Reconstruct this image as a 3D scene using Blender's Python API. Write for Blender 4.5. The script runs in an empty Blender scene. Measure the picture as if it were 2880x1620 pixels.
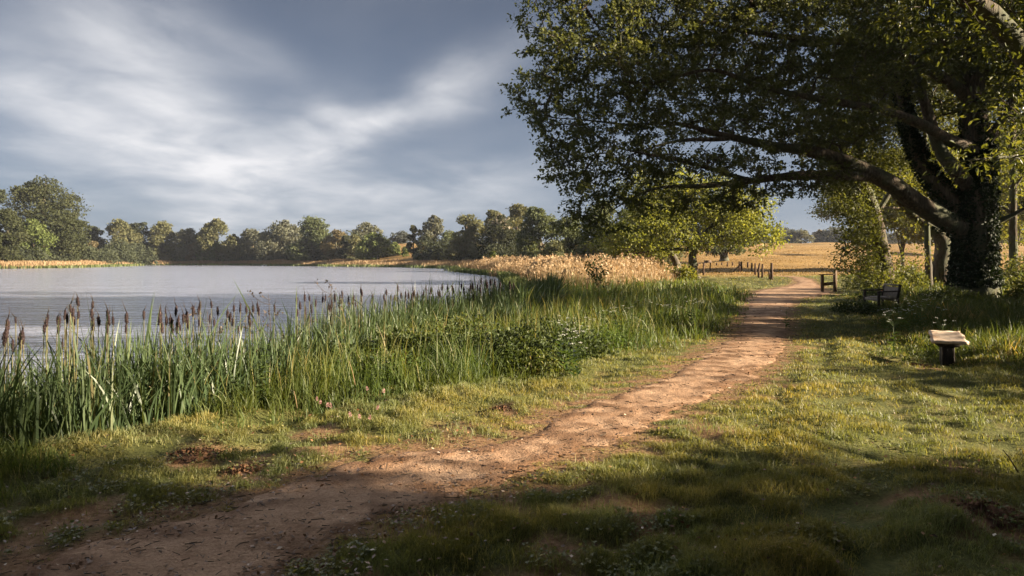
import bpy, math, random
import numpy as np
from math import radians, sin, cos, pi
from mathutils import Vector

rng = np.random.default_rng(7)
random.seed(7)
scene = bpy.context.scene
COL = scene.collection
EYE = 1.65
F = 682.67
HZ = 261.3
# ------------------------------------------------------------------ sun
SUN_AZ = radians(-10)      # forward of due right
SUN_EL = radians(16.5)
SDIR = np.array([cos(SUN_EL) * cos(SUN_AZ), cos(SUN_EL) * sin(SUN_AZ), sin(SUN_EL)])

def at(px, py, Y):
    """picture point (1024 wide) at distance Y -> world"""
    return np.array([(px - 512) / F * Y, Y, EYE - (py - HZ) / F * Y])

def ground_at(px, py):
    Y = EYE * F / (py - HZ)
    return (px - 512) / F * Y, Y

# ------------------------------------------------------------------ noise
def make_noise(seed, n=9, scale=1.0):
    r = np.random.default_rng(seed)
    ang = r.uniform(0, 2 * pi, n)
    fr = scale * r.uniform(0.5, 2.2, n)
    ph = r.uniform(0, 2 * pi, n)
    am = 1.0 / np.sqrt(n) * 1.4
    kx, ky = np.cos(ang) * fr, np.sin(ang) * fr
    def f(x, y):
        o = np.zeros_like(np.asarray(x, float))
        for i in range(n):
            o = o + np.sin(kx[i] * x + ky[i] * y + ph[i] + 1.3 * np.sin(ky[(i + 3) % n] * x * .7 - kx[(i + 2) % n] * y * .7))
        return o * am
    return f
N1 = make_noise(1, 9, 3.2)
N2 = make_noise(2, 9, 9.0)
N3 = make_noise(3, 9, 1.1)
N4 = make_noise(4, 9, 22.0)
NB = make_noise(5, 9, 0.12)

def sstep(a, b, x):
    t = np.clip((x - a) / (b - a), 0, 1)
    return t * t * (3 - 2 * t)

def poly_sd(P, x, y):
    """signed distance, negative inside"""
    x = np.asarray(x, float); y = np.asarray(y, float)
    d2 = np.full(x.shape, 1e18); ins = np.zeros(x.shape, bool)
    n = len(P)
    for i in range(n):
        ax, ay = P[i]; bx, by = P[(i + 1) % n]
        ex, ey = bx - ax, by - ay
        L = ex * ex + ey * ey + 1e-12
        t = np.clip(((x - ax) * ex + (y - ay) * ey) / L, 0, 1)
        dx, dy = x - ax - t * ex, y - ay - t * ey
        d2 = np.minimum(d2, dx * dx + dy * dy)
        if ay != by:
            c = ((ay > y) != (by > y)) & (x < (bx - ax) * (y - ay) / (by - ay) + ax)
            ins ^= c
    d = np.sqrt(d2)
    return np.where(ins, -d, d)

LAKE = [(-40, -6), (-13, 1.2), (-6.9, 5.0), (-5.0, 7.4), (-3.7, 10.4), (-1.9, 16.5), (.2, 23), (.8, 32), (.6, 45), (0, 65), (-1.4, 100),
        (-10.3, 140), (-14, 199), (-43, 262), (-73, 291), (-152, 380), (-210, 385), (-186, 336), (-152, 236), (-155, 207),
        (-250, 190), (-300, 100), (-200, -10)]
WATER_Z = -0.62
VERGE_PX = [(-260, 560), (-60, 520), (0, 489), (80, 430), (278, 413), (489, 390), (596, 362), (715, 338), (739, 312), (760, 296)]
VERGE = [ground_at(*p) for p in VERGE_PX] + [(14.5, 52), (10, 58), (0, 60), (-3, 40), (-20, 20), (-30, -2)]
PATH_L = [(-250, 1660), (0, 1595), (248, 1521), (571, 1441), (785, 1366), (964, 1300), (1118, 1268), (1307, 1250), (1473, 1211), (1584, 1156),
          (1722, 1107), (1860, 1059), (1885, 1042), (1998, 990), (2030, 962), (2067, 928), (2088, 900), (2096, 870), (2088, 845), (2092, 830),
          (2140, 816), (2200, 807), (2238, 799), (2228, 788), (2196, 779), (2150, 774)]
PATH_R = [(2180, 774), (2215, 777), (2262, 784), (2296, 799), (2322, 812), (2340, 826), (2300, 832), (2245, 842), (2232, 860), (2225, 880), (2219, 900), (2214, 941), (2212, 983),
          (2160, 1031), (2132, 1066), (2046, 1100), (1950, 1142), (1756, 1232), (1611, 1301), (1445, 1363), (1270, 1410), (1100, 1463), (930, 1545), (790, 1640), (640, 1760)]
PATH = [ground_at(a * .35556, b * .35556) for a, b in PATH_L + PATH_R]
SOIL = [((548, 1278), .26, .10), ((680, 1320), .2, .1), ((909, 1258), .2, .09), ((164, 1466), .3, .12), ((904, 1212), .2, .08), ((268, 1198), .3, .1),
        ((1411, 1152), .2, .1), ((1750, 1446), .28, .1), ((2579, 1031), .32, .2), ((1556, 1563), .2, .08), ((2760, 1475), .35, .2), ((1280, 1205), .3, .08),
        ((1120, 1500), .2, .1), ((2000, 1215), .35, .06), ((2680, 1290), .3, .08)]
SOILW = []
for (p, a, b) in SOIL:
    X, Y = ground_at(p[0] * .35556, p[1] * .35556)
    SOILW.append((X, Y, a, a * 1.1 + b))

def path_sd(x, y):
    return poly_sd(PATH, x, y) + .035 * N2(x, y) + .05 * N1(x, y) + .03 * N4(x, y)

def soil_mask(x, y):
    m = np.zeros_like(np.asarray(x, float))
    for X, Y, a, b in SOILW:
        r = np.sqrt(((x - X) / a) ** 2 + ((y - Y) / b) ** 2) + .22 * N2(x, y)
        m = np.maximum(m, sstep(1.25, .7, r))
    return m

def height(x, y):
    x = np.asarray(x, float); y = np.asarray(y, float)
    dl = poly_sd(LAKE, x, y)
    psd = poly_sd(PATH, x, y)
    wide = np.where(y > 60, 6.0, 1.9)
    bank = sstep(-.35, 1.0, dl / wide)
    h = -1.25 + 1.25 * bank
    h = np.where(dl < -3, np.minimum(h, -1.3), h)
    off = sstep(.0, .8, psd)
    h = h + bank * off * (.030 * N1(x, y) + .05 * N3(x, y) * sstep(.5, 3, psd) + .012 * N2(x, y)) * sstep(160, 60, y)
    rise = .042 * np.maximum(0, np.minimum(y, 425) - 122 - 6 * NB(x * .3, y * .3)) * sstep(4, 70, dl) * sstep(-260, -40, x)
    h = h + rise + .25 * NB(x, y) * sstep(50, 140, y) * bank
    h = h + .55 * sstep(17, 32, x) * sstep(8, 20, y) * sstep(80, 45, y)
    return h

# ------------------------------------------------------------------ mesh helpers
class MB:
    def __init__(s):
        s.V = []; s.Q = []; s.T = []; s.A = []; s.n = 0
    def add(s, V, Q=None, T=None, rnd=0.5):
        V = np.asarray(V, float).reshape(-1, 3)
        s.V.append(V)
        s.A.append(np.broadcast_to(np.asarray(rnd, float), (len(V),)))
        if Q is not None and len(Q): s.Q.append(np.asarray(Q, int) + s.n)
        if T is not None and len(T): s.T.append(np.asarray(T, int) + s.n)
        s.n += len(V)
    def build(s, name, mat, parent=None, smooth=False, loc=None):
        V = np.concatenate(s.V) if s.V else np.zeros((0, 3))
        if loc is not None: V = V - np.asarray(loc)
        Q = np.concatenate(s.Q) if s.Q else np.zeros((0, 4), int)
        T = np.concatenate(s.T) if s.T else np.zeros((0, 3), int)
        me = bpy.data.meshes.new(name)
        nl = Q.size + T.size
        me.vertices.add(len(V)); me.loops.add(nl); me.polygons.add(len(Q) + len(T))
        me.vertices.foreach_set('co', V.astype(np.float32).ravel())
        me.loops.foreach_set('vertex_index', np.concatenate([Q.ravel(), T.ravel()]).astype(np.int32))
        st = np.concatenate([np.arange(len(Q)) * 4, Q.size + np.arange(len(T)) * 3]).astype(np.int32)
        me.polygons.foreach_set('loop_start', st)
        if smooth: me.polygons.foreach_set('use_smooth', np.ones(len(st), bool))
        me.update(calc_edges=True)
        at_ = me.attributes.new('rnd', 'FLOAT', 'POINT')
        at_.data.foreach_set('value', np.concatenate(s.A).astype(np.float32))
        if mat is not None: me.materials.append(mat)
        o = bpy.data.objects.new(name, me); COL.objects.link(o)
        if parent is not None: o.parent = parent
        if loc is not None and parent is None: o.location = loc
        return o

def thing(name, label, cat, loc=(0, 0, 0), rz=0, group=None):
    o = bpy.data.objects.new(name, None); COL.objects.link(o)
    o.empty_display_size = .2
    o.location = loc; o.rotation_euler = (0, 0, rz)
    return tag(o, label, cat, group)
def tag(o, label, cat, group=None, kind=None):
    if label: o['label'] = label
    if cat: o['category'] = cat
    if group: o['group'] = group
    if kind: o['kind'] = kind
    return o
def child_copy(root_src, label=None, group=None):
    r = root_src.copy(); COL.objects.link(r)
    if label: r['label'] = label
    if group: r['group'] = group
    for ch in list(root_src.children):
        c = ch.copy(); COL.objects.link(c); c.parent = r
        for g in list(ch.children):
            d = g.copy(); COL.objects.link(d); d.parent = c
    return r

def norm(a):
    return a / (np.linalg.norm(a, axis=-1, keepdims=True) + 1e-12)

def tube(mb, P, R, n=8, rnd=.5, cap=True, lump=0.0, seed=0):
    P = np.asarray(P, float); R = np.broadcast_to(np.asarray(R, float), (len(P),))
    r_ = np.random.default_rng(seed)
    T = norm(np.gradient(P, axis=0))
    u = np.cross(T[0], [0.3, 1, .1]); u = u / np.linalg.norm(u)
    V = []
    th = np.arange(n) / n * 2 * pi
    for i in range(len(P)):
        u = u - T[i] * (u @ T[i]); u /= np.linalg.norm(u)
        v = np.cross(T[i], u)
        k = R[i] * (1 + lump * r_.normal(size=n)) if lump else R[i] * np.ones(n)
        V.append(P[i] + (np.cos(th) * k)[:, None] * u + (np.sin(th) * k)[:, None] * v)
    V = np.concatenate(V)
    Q = []
    for i in range(len(P) - 1):
        for j in range(n):
            a = i * n + j; b = i * n + (j + 1) % n
            Q.append((a, b, b + n, a + n))
    Tt = []
    if cap:
        V = np.concatenate([V, P[:1], P[-1:]])
        c0, c1 = len(P) * n, len(P) * n + 1
        for j in range(n):
            Tt.append((c0, (j + 1) % n, j)); Tt.append((c1, (len(P) - 1) * n + j, (len(P) - 1) * n + (j + 1) % n))
    mb.add(V, Q, Tt, rnd)

def resample(P, R, step):
    P = np.asarray(P, float); R = np.asarray(R, float)
    # catmull-rom-ish smoothing through linear chords, then even resampling
    seg = np.linalg.norm(np.diff(P, axis=0), axis=1); s = np.concatenate([[0], np.cumsum(seg)])
    n = max(3, int(s[-1] / step) + 1)
    t = np.linspace(0, s[-1], n)
    Q = np.stack([np.interp(t, s, P[:, k]) for k in range(3)], 1)
    for _ in range(2):
        Q[1:-1] = .25 * Q[:-2] + .5 * Q[1:-1] + .25 * Q[2:]
    return Q, np.interp(t, s, R)

def frusta(mb, A, B, ra, rb, k=4, rnd=.5):
    A = np.asarray(A); B = np.asarray(B); N = len(A)
    if N == 0: return
    d = norm(B - A)
    ref = np.where(np.abs(d[:, 2:3]) > .9, np.array([[1., 0, 0]]), np.array([[0., 0, 1]]))
    u = norm(np.cross(d, ref)); v = np.cross(d, u)
    th = np.arange(k) / k * 2 * pi
    c, s = np.cos(th), np.sin(th)
    ring = c[None, :, None] * u[:, None, :] + s[None, :, None] * v[:, None, :]
    V = np.concatenate([A[:, None] + ring * np.asarray(ra)[:, None, None], B[:, None] + ring * np.asarray(rb)[:, None, None]], 1)
    base = np.arange(N)[:, None] * 2 * k
    j = np.arange(k); j2 = (j + 1) % k
    Q = np.stack([base + j, base + j2, base + j2 + k, base + j + k], -1).reshape(-1, 4)
    mb.add(V.reshape(-1, 3), Q, None, rnd)

def leaves(mb, C, D, Nn, L, W, rnd, fold=.25):
    """six-vertex folded leaves: C base points, D direction, Nn normal"""
    D = norm(D); S = norm(np.cross(D, Nn)); Nn = np.cross(S, D)
    L = np.asarray(L)[:, None]; W = np.asarray(W)[:, None]
    up = Nn * W * fold
    p0 = C; p1 = C + D * L
    m1 = C + D * L * .35; m2 = C + D * L * .72
    a1 = m1 + S * W * .5 + up; b1 = m1 - S * W * .5 + up
    a2 = m2 + S * W * .42 + up; b2 = m2 - S * W * .42 + up
    V = np.stack([p0, a1, a2, p1, b2, b1], 1)
    N = len(C); b = np.arange(N)[:, None] * 6
    Q = np.concatenate([b + np.array([[0, 1, 2, 3]]), b + np.array([[0, 3, 4, 5]])], 0)
    mb.add(V.reshape(-1, 3), Q, None, np.repeat(rnd, 6))

def flakes(mb, C, Nn, S_, rnd, asp=1.5):
    """four-vertex leaf clumps"""
    N = len(C)
    t = norm(np.cross(Nn, rng.normal(size=(N, 3)))); b_ = np.cross(norm(Nn), t)
    S_ = np.asarray(S_)[:, None]
    V = np.stack([C - t * S_ * asp * .5, C + b_ * S_ * .5, C + t * S_ * asp * .5, C - b_ * S_ * .4 + norm(Nn) * S_ * .15], 1)
    i = np.arange(N)[:, None] * 4
    mb.add(V.reshape(-1, 3), (i + np.arange(4)), None, np.repeat(rnd, 4))

def blades(mb, x, y, z, h, w, bend, rnd, nseg=2, curl=0.0, az=None, lean=None):
    N = len(x)
    az = rng.uniform(0, 2 * pi, N) if az is None else az
    side = rng.uniform(0, 2 * pi, N)
    D = np.stack([np.cos(az), np.sin(az), np.zeros(N)], 1)
    S = np.stack([np.cos(side), np.sin(side), np.zeros(N)], 1)
    P = np.stack([x, y, z], 1)
    lean = np.zeros(N) if lean is None else lean
    rows = []
    for k in range(nseg):
        t = k / nseg
        c = P + D * (h * (bend * t ** 2 + lean * t))[:, None]
        c[:, 2] += h * (t - .35 * bend * t ** 3 * (1 + curl))
        ww = w * (1 - .55 * t ** 1.5) * (.75 if k == 0 else 1)
        rows += [c - S * (ww / 2)[:, None], c + S * (ww / 2)[:, None]]
    c = P + D * (h * (bend + lean))[:, None]
    c[:, 2] += h * (1 - .35 * bend * (1 + curl))
    rows.append(c)
    V = np.stack(rows, 1)
    m = 2 * nseg + 1
    b = np.arange(N)[:, None] * m
    Qs = [b + np.array([[2 * k, 2 * k + 1, 2 * k + 3, 2 * k + 2]]) for k in range(nseg - 1)]
    Q = np.concatenate(Qs, 0) if Qs else None
    T = b + np.array([[m - 3, m - 2, m - 1]])
    mb.add(V.reshape(-1, 3), Q, T, np.repeat(rnd, m))

# ------------------------------------------------------------------ materials
def nmat(name):
    m = bpy.data.materials.new(name); m.use_nodes = True
    nt = m.node_tree
    for n in list(nt.nodes): nt.nodes.remove(n)
    out = nt.nodes.new('ShaderNodeOutputMaterial')
    return m, nt, out
def ramp(nt, fac, stops):
    r = nt.nodes.new('ShaderNodeValToRGB')
    e = r.color_ramp.elements
    while len(e) < len(stops): e.new(.5)
    for i, (p, c) in enumerate(stops):
        e[i].position = p; e[i].color = (*c, 1)
    nt.links.new(fac, r.inputs[0]); return r.outputs[0]
def noise(nt, scale, detail=4, rough=.55, vec=None, dist=0, col=False):
    n = nt.nodes.new('ShaderNodeTexNoise'); n.inputs['Scale'].default_value = scale
    n.inputs['Detail'].default_value = detail; n.inputs['Roughness'].default_value = rough
    n.inputs['Distortion'].default_value = dist
    if vec is not None: nt.links.new(vec, n.inputs['Vector'])
    return n.outputs[1 if col else 0]
def objco(nt, scale=(1, 1, 1)):
    t = nt.nodes.new('ShaderNodeTexCoord'); m = nt.nodes.new('ShaderNodeMapping')
    m.inputs['Scale'].default_value = scale
    nt.links.new(t.outputs['Object'], m.inputs[0]); return m.outputs[0]
def mixc(nt, f, a, b, mode='MIX'):
    m = nt.nodes.new('ShaderNodeMixRGB'); m.blend_type = mode
    for i, v in ((0, f), (1, a), (2, b)):
        if hasattr(v, 'node'): nt.links.new(v, m.inputs[i])
        elif i == 0: m.inputs[0].default_value = v
        else: m.inputs[i].default_value = (*v, 1)
    return m.outputs[0]
def mth(nt, op, a, b=0.0, c=None, clamp=False):
    m = nt.nodes.new('ShaderNodeMath'); m.operation = op; m.use_clamp = clamp
    for i, v in enumerate((a, b, c)):
        if v is None: continue
        if hasattr(v, 'node'): nt.links.new(v, m.inputs[i])
        else: m.inputs[i].default_value = v
    return m.outputs[0]
def attr(nt, n='rnd'):
    a = nt.nodes.new('ShaderNodeAttribute'); a.attribute_name = n; return a.outputs['Fac']
def bump(nt, hgt, strength=.5, dist=.02):
    b = nt.nodes.new('ShaderNodeBump'); b.inputs['Strength'].default_value = strength
    b.inputs['Distance'].default_value = dist
    nt.links.new(hgt, b.inputs['Height']); return b.outputs[0]

def leaf_mat(name, stops, trans=.4, tint=(1.25, 1.2, .55), rough=.5, patch=None, spec=.3):
    m, nt, out = nmat(name)
    c = ramp(nt, attr(nt), stops)
    if patch:
        f = noise(nt, patch[0], 2, .5, objco(nt))
        f = ramp(nt, f, [(.4, (0, 0, 0)), (.62, (1, 1, 1))])
        c = mixc(nt, f, c, mixc(nt, 1.0, c, patch[1], 'MULTIPLY'))
    p = nt.nodes.new('ShaderNodeBsdfPrincipled')
    p.inputs['Roughness'].default_value = rough
    p.inputs['Specular IOR Level'].default_value = spec
    nt.links.new(c, p.inputs['Base Color'])
    t = nt.nodes.new('ShaderNodeBsdfTranslucent')
    nt.links.new(mixc(nt, 1.0, c, tint, 'MULTIPLY'), t.inputs[0])
    x = nt.nodes.new('ShaderNodeMixShader'); x.inputs[0].default_value = trans
    nt.links.new(p.outputs[0], x.inputs[1]); nt.links.new(t.outputs[0], x.inputs[2])
    nt.links.new(x.outputs[0], out.inputs[0])
    return m
def solid_mat(name, stops, scale=6, stretch=(1, 1, 1), rough=.85, bumpk=.5, bdist=.01, detail=5, spec=.25, extra=None):
    m, nt, out = nmat(name)
    co = objco(nt, stretch)
    f = noise(nt, scale, detail, .6, co, .3)
    c = ramp(nt, f, stops)
    if extra:
        c = mixc(nt, ramp(nt, noise(nt, extra[0], 3, .6, objco(nt)), [(.45, (0, 0, 0)), (.6, (1, 1, 1))]), c, extra[1])
    p = nt.nodes.new('ShaderNodeBsdfPrincipled')
    p.inputs['Roughness'].default_value = rough
    p.inputs['Specular IOR Level'].default_value = spec
    nt.links.new(c, p.inputs['Base Color'])
    f2 = noise(nt, scale * 2.3, 6, .65, co)
    nt.links.new(bump(nt, mth(nt, 'ADD', f, mth(nt, 'MULTIPLY', f2, .5)), bumpk, bdist), p.inputs['Normal'])
    nt.links.new(p.outputs[0], out.inputs[0]); return m

M = {}
M['oak_leaf'] = leaf_mat('oak_leaf', [(0, (.058, .068, .026)), (.6, (.098, .112, .042)), (1, (.155, .158, .058))], .45, (1.25, 1.2, .6), .5, spec=.2)
M['lime_leaf'] = leaf_mat('lime_leaf', [(0, (.085, .105, .026)), (.6, (.145, .16, .040)), (1, (.22, .21, .066))], .48, (1.5, 1.3, .5), .45)
M['maple_leaf'] = leaf_mat('maple_leaf', [(0, (.115, .14, .036)), (.6, (.195, .215, .056)), (1, (.30, .29, .092))], .48, (1.4, 1.3, .55), .5)
M['leafy_leaf'] = leaf_mat('leafy_leaf', [(0, (.06, .074, .022)), (.6, (.105, .118, .034)), (1, (.165, .165, .055))], .45, (1.4, 1.3, .55), .5)
M['beech_leaf'] = leaf_mat('beech_leaf', [(0, (.045, .06, .016)), (.6, (.08, .095, .024)), (1, (.13, .13, .04))], .42, (1.6, 1.4, .5), .42)
M['ivy_leaf'] = leaf_mat('ivy_leaf', [(0, (.010, .018, .006)), (.7, (.02, .032, .010)), (1, (.045, .06, .018))], .15, rough=.6, spec=.15)
M['bramble_leaf'] = leaf_mat('bramble_leaf', [(0, (.036, .052, .02)), (.7, (.068, .090, .032)), (1, (.125, .135, .055))], .32, spec=.15)
M['nettle_leaf'] = leaf_mat('nettle_leaf', [(0, (.05, .085, .018)), (.7, (.085, .13, .025)), (1, (.15, .19, .05))], .4)
M['lawn_blade'] = leaf_mat('lawn_blade', [(0, (.095, .125, .046)), (.5, (.182, .202, .086)), (.8, (.27, .275, .13)), (.94, (.36, .33, .17)), (1, (.38, .29, .15))], .40, (1.35, 1.25, .5), patch=(.9, (1.25, 1.0, .75)))
M['tall_blade'] = leaf_mat('tall_blade', [(0, (.052, .085, .026)), (.55, (.090, .130, .038)), (.88, (.15, .185, .065)), (1, (.27, .24, .11))], .42, (1.3, 1.25, .45), patch=(.8, (1.15, .95, .8)))
M['meadow_blade'] = leaf_mat('meadow_blade', [(0, (.06, .09, .02)), (.6, (.10, .125, .032)), (.85, (.19, .18, .06)), (1, (.36, .26, .12))], .4, (1.3, 1.2, .5))
M['cattail_blade'] = leaf_mat('cattail_blade', [(0, (.036, .060, .026)), (.5, (.062, .092, .040)), (.85, (.12, .155, .07)), (.93, (.22, .19, .10)), (1, (.32, .24, .14))], .33, (1.3, 1.2, .5), .4)
M['dry_reed'] = leaf_mat('dry_reed', [(0, (.22, .150, .078)), (.5, (.33, .232, .125)), (1, (.46, .35, .215))], .35, (1.15, 1, .8), .6)
M['green_reed'] = leaf_mat('green_reed', [(0, (.06, .09, .03)), (.6, (.10, .13, .045)), (1, (.2, .2, .08))], .35)
M['field_blade'] = leaf_mat('field_blade', [(0, (.20, .125, .045)), (.5, (.27, .168, .062)), (1, (.34, .23, .095))], .3, (1.1, 1, .7), .7, patch=(.05, (.85, .95, .9)))
M['bark'] = solid_mat('bark', [(.3, (.028, .020, .013)), (.5, (.075, .055, .036)), (.7, (.14, .108, .072))], 3.0, (4, 4, .8), .9, .9, .06, extra=(.8, (.075, .08, .045)))
M['smooth_bark'] = solid_mat('smooth_bark', [(.3, (.042, .034, .024)), (.55, (.085, .070, .050)), (.75, (.135, .115, .085))], 3.0, (2, 2, 1), .85, .4, .02, extra=(.9, (.07, .08, .045)))
M['wood'] = solid_mat('wood', [(.3, (.06, .04, .024)), (.5, (.12, .08, .05)), (.7, (.20, .14, .09))], 7, (6, 6, .5), .85, .5, .006)
M['post_wood'] = solid_mat('post_wood', [(.3, (.035, .02, .012)), (.5, (.07, .042, .026)), (.7, (.12, .075, .046))], 7, (6, 6, .5), .85, .5, .006)
M['grey_wood'] = solid_mat('grey_wood', [(.3, (.12, .10, .08)), (.5, (.20, .17, .14)), (.7, (.30, .26, .21))], 7, (5, 5, .6), .85, .5, .005)
M['dark_wood'] = solid_mat('dark_wood', [(.3, (.018, .013, .010)), (.5, (.035, .026, .019)), (.7, (.06, .045, .033))], 7, (5, 5, .8), .8, .4, .005)
M['pale_wood'] = solid_mat('pale_wood', [(.3, (.42, .29, .19)), (.46, (.62, .48, .35)), (.7, (.72, .58, .45))], 5, (1, 4, 1), .7, .3, .004, extra=(4, (.40, .27, .18)))
M['red_stump'] = solid_mat('red_stump', [(.3, (.08, .035, .02)), (.6, (.18, .08, .045)), (.75, (.26, .13, .08))], 6, (3, 3, 1), .9, .7, .02)
M['soil'] = solid_mat('soil', [(.3, (.06, .030, .016)), (.5, (.12, .062, .032)), (.7, (.20, .11, .06))], 14, (1, 1, 1), .95, 1, .03)
M['seed'] = solid_mat('seed', [(.38, (.016, .010, .012)), (.54, (.030, .018, .018)), (.64, (.065, .040, .034)), (.72, (.38, .32, .27))], 26, (1, 1, .8), .95, 1, .01, detail=3)
M['stalk'] = leaf_mat('stalk', [(0, (.22, .15, .08)), (.5, (.11, .10, .04)), (1, (.16, .15, .06))], .1)
M['white_petal'] = leaf_mat('white_petal', [(0, (.62, .62, .55)), (1, (.80, .80, .74))], .3, (1, 1, .95))
M['pink_petal'] = leaf_mat('pink_petal', [(0, (.42, .22, .22)), (1, (.60, .38, .36))], .3, (1, .9, .9))
M['weed_stem'] = leaf_mat('weed_stem', [(0, (.05, .035, .02)), (1, (.10, .07, .04))], .1)
M['swan'] = solid_mat('swan', [(.3, (.72, .70, .66)), (.7, (.82, .81, .78))], 3, bumpk=.1)
M['beak'] = solid_mat('beak', [(.3, (.5, .16, .03)), (.7, (.6, .2, .04))], 3, bumpk=.1)
FAR = {
    'olive': [(0, (.074, .080, .036)), (.6, (.116, .120, .056)), (1, (.17, .165, .085))],
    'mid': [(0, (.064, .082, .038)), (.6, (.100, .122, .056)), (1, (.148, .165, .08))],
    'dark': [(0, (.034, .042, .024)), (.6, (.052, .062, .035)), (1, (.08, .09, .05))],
    'bright': [(0, (.078, .104, .030)), (.6, (.112, .142, .044)), (1, (.155, .18, .06))],
    'pale': [(0, (.115, .124, .064)), (.6, (.155, .165, .085)), (1, (.20, .20, .11))],
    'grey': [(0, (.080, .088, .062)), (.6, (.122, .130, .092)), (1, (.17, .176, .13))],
    'rust': [(0, (.10, .084, .042)), (.6, (.142, .115, .056)), (1, (.18, .15, .076))],
    'haze_blue': [(0, (.054, .064, .058)), (.6, (.078, .09, .08)), (1, (.108, .118, .104))],  # blue of distant haze tinted into the leaf colour
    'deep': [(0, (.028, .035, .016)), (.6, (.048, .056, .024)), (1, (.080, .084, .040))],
    'blossom': [(0, (.036, .045, .024)), (.74, (.07, .078, .04)), (.82, (.24, .215, .165)), (1, (.32, .29, .235))],
}
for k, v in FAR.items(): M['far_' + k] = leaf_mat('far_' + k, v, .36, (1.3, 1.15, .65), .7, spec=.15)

# ground
def ground_mat():
    m, nt, out = nmat('turf')
    co = objco(nt)
    g = ramp(nt, noise(nt, 2.2, 6, .65, co), [(.3, (.060, .072, .024)), (.5, (.105, .112, .040)), (.66, (.150, .130, .052)), (.8, (.17, .12, .06))])
    fine = ramp(nt, noise(nt, 40, 4, .7, co), [(.3, (.6, .6, .6)), (.7, (1.35, 1.3, 1.2))])
    g = mixc(nt, 1.0, g, fine, 'MULTIPLY')
    # golden meadow on the far side
    fld = ramp(nt, noise(nt, .035, 6, .6, objco(nt, (1, 2.2, 1))), [(.3, (.18, .12, .042)), (.5, (.27, .168, .062)), (.7, (.34, .225, .09))])
    fld = mixc(nt, 1.0, fld, ramp(nt, noise(nt, .8, 5, .7, co), [(.3, (.72, .74, .66)), (.7, (1.2, 1.15, 1.1))]), 'MULTIPLY')
    a = attr(nt, 'field')
    c = mixc(nt, a, g, fld)
    soil = ramp(nt, noise(nt, 18, 6, .7, co), [(.3, (.10, .052, .026)), (.5, (.22, .125, .068)), (.7, (.34, .21, .125))])
    c = mixc(nt, attr(nt, 'soil'), c, soil)
    p = nt.nodes.new('ShaderNodeBsdfPrincipled'); p.inputs['Roughness'].default_value = .95
    p.inputs['Specular IOR Level'].default_value = .1
    nt.links.new(c, p.inputs['Base Color'])
    nt.links.new(bump(nt, noise(nt, 25, 6, .7, co), .8, .03), p.inputs['Normal'])
    nt.links.new(p.outputs[0], out.inputs[0]); return m
M['turf'] = ground_mat()
def path_mat():
    m, nt, out = nmat('path_earth')
    co = objco(nt)
    c = ramp(nt, noise(nt, 1.3, 6, .62, co), [(.3, (.24, .140, .078)), (.5, (.37, .238, .146)), (.7, (.47, .315, .20))])
    gr = ramp(nt, noise(nt, 55, 5, .75, co), [(.3, (.62, .58, .55)), (.5, (1, 1, 1)), (.72, (1.2, 1.18, 1.15))])
    c = mixc(nt, 1.0, c, gr, 'MULTIPLY')
    st = ramp(nt, noise(nt, 5, 6, .7, objco(nt, (1, 2.5, 1)), .6), [(.5, (0, 0, 0)), (.66, (1, 1, 1))])
    e = mth(nt, 'MULTIPLY', st, .45)
    c = mixc(nt, e, c, (.16, .085, .045))
    # trampled edge with leaf mould
    c = mixc(nt, mth(nt, 'MULTIPLY', attr(nt, 'rnd'), .82), c, mixc(nt, noise(nt, 30, 5, .7, co), (.06, .03, .015), (.20, .105, .052)))
    p = nt.nodes.new('ShaderNodeBsdfPrincipled'); p.inputs['Roughness'].default_value = .92
    p.inputs['Specular IOR Level'].default_value = .15
    nt.links.new(c, p.inputs['Base Color'])
    v = nt.nodes.new('ShaderNodeTexVoronoi'); v.inputs['Scale'].default_value = 60
    nt.links.new(co, v.inputs['Vector'])
    hh = mth(nt, 'ADD', noise(nt, 12, 7, .7, co), mth(nt, 'MULTIPLY', v.outputs[0], .25))
    nt.links.new(bump(nt, hh, .8, .022), p.inputs['Normal'])
    nt.links.new(p.outputs[0], out.inputs[0]); return m
M['path'] = path_mat()
def water_mat():
    m, nt, out = nmat('lake_water')
    p = nt.nodes.new('ShaderNodeBsdfPrincipled')
    p.inputs['Base Color'].default_value = (.23, .25, .32, 1)
    p.inputs['Roughness'].default_value = .12
    p.inputs['IOR'].default_value = 1.33
    h1 = noise(nt, 1.1, 4, .6, objco(nt, (.55, 1.6, 1)), .4)
    h2 = noise(nt, .22, 3, .5, objco(nt, (.5, 1.3, 1)))
    h3 = noise(nt, 5, 3, .6, objco(nt, (.6, 1.5, 1)))
    hh = mth(nt, 'ADD', mth(nt, 'ADD', h1, mth(nt, 'MULTIPLY', h2, 1.5)), mth(nt, 'MULTIPLY', h3, .18))
    nt.links.new(bump(nt, hh, 1.0, .24), p.inputs['Normal'])
    nt.links.new(p.outputs[0], out.inputs[0]); return m
M['water'] = water_mat()

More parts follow.
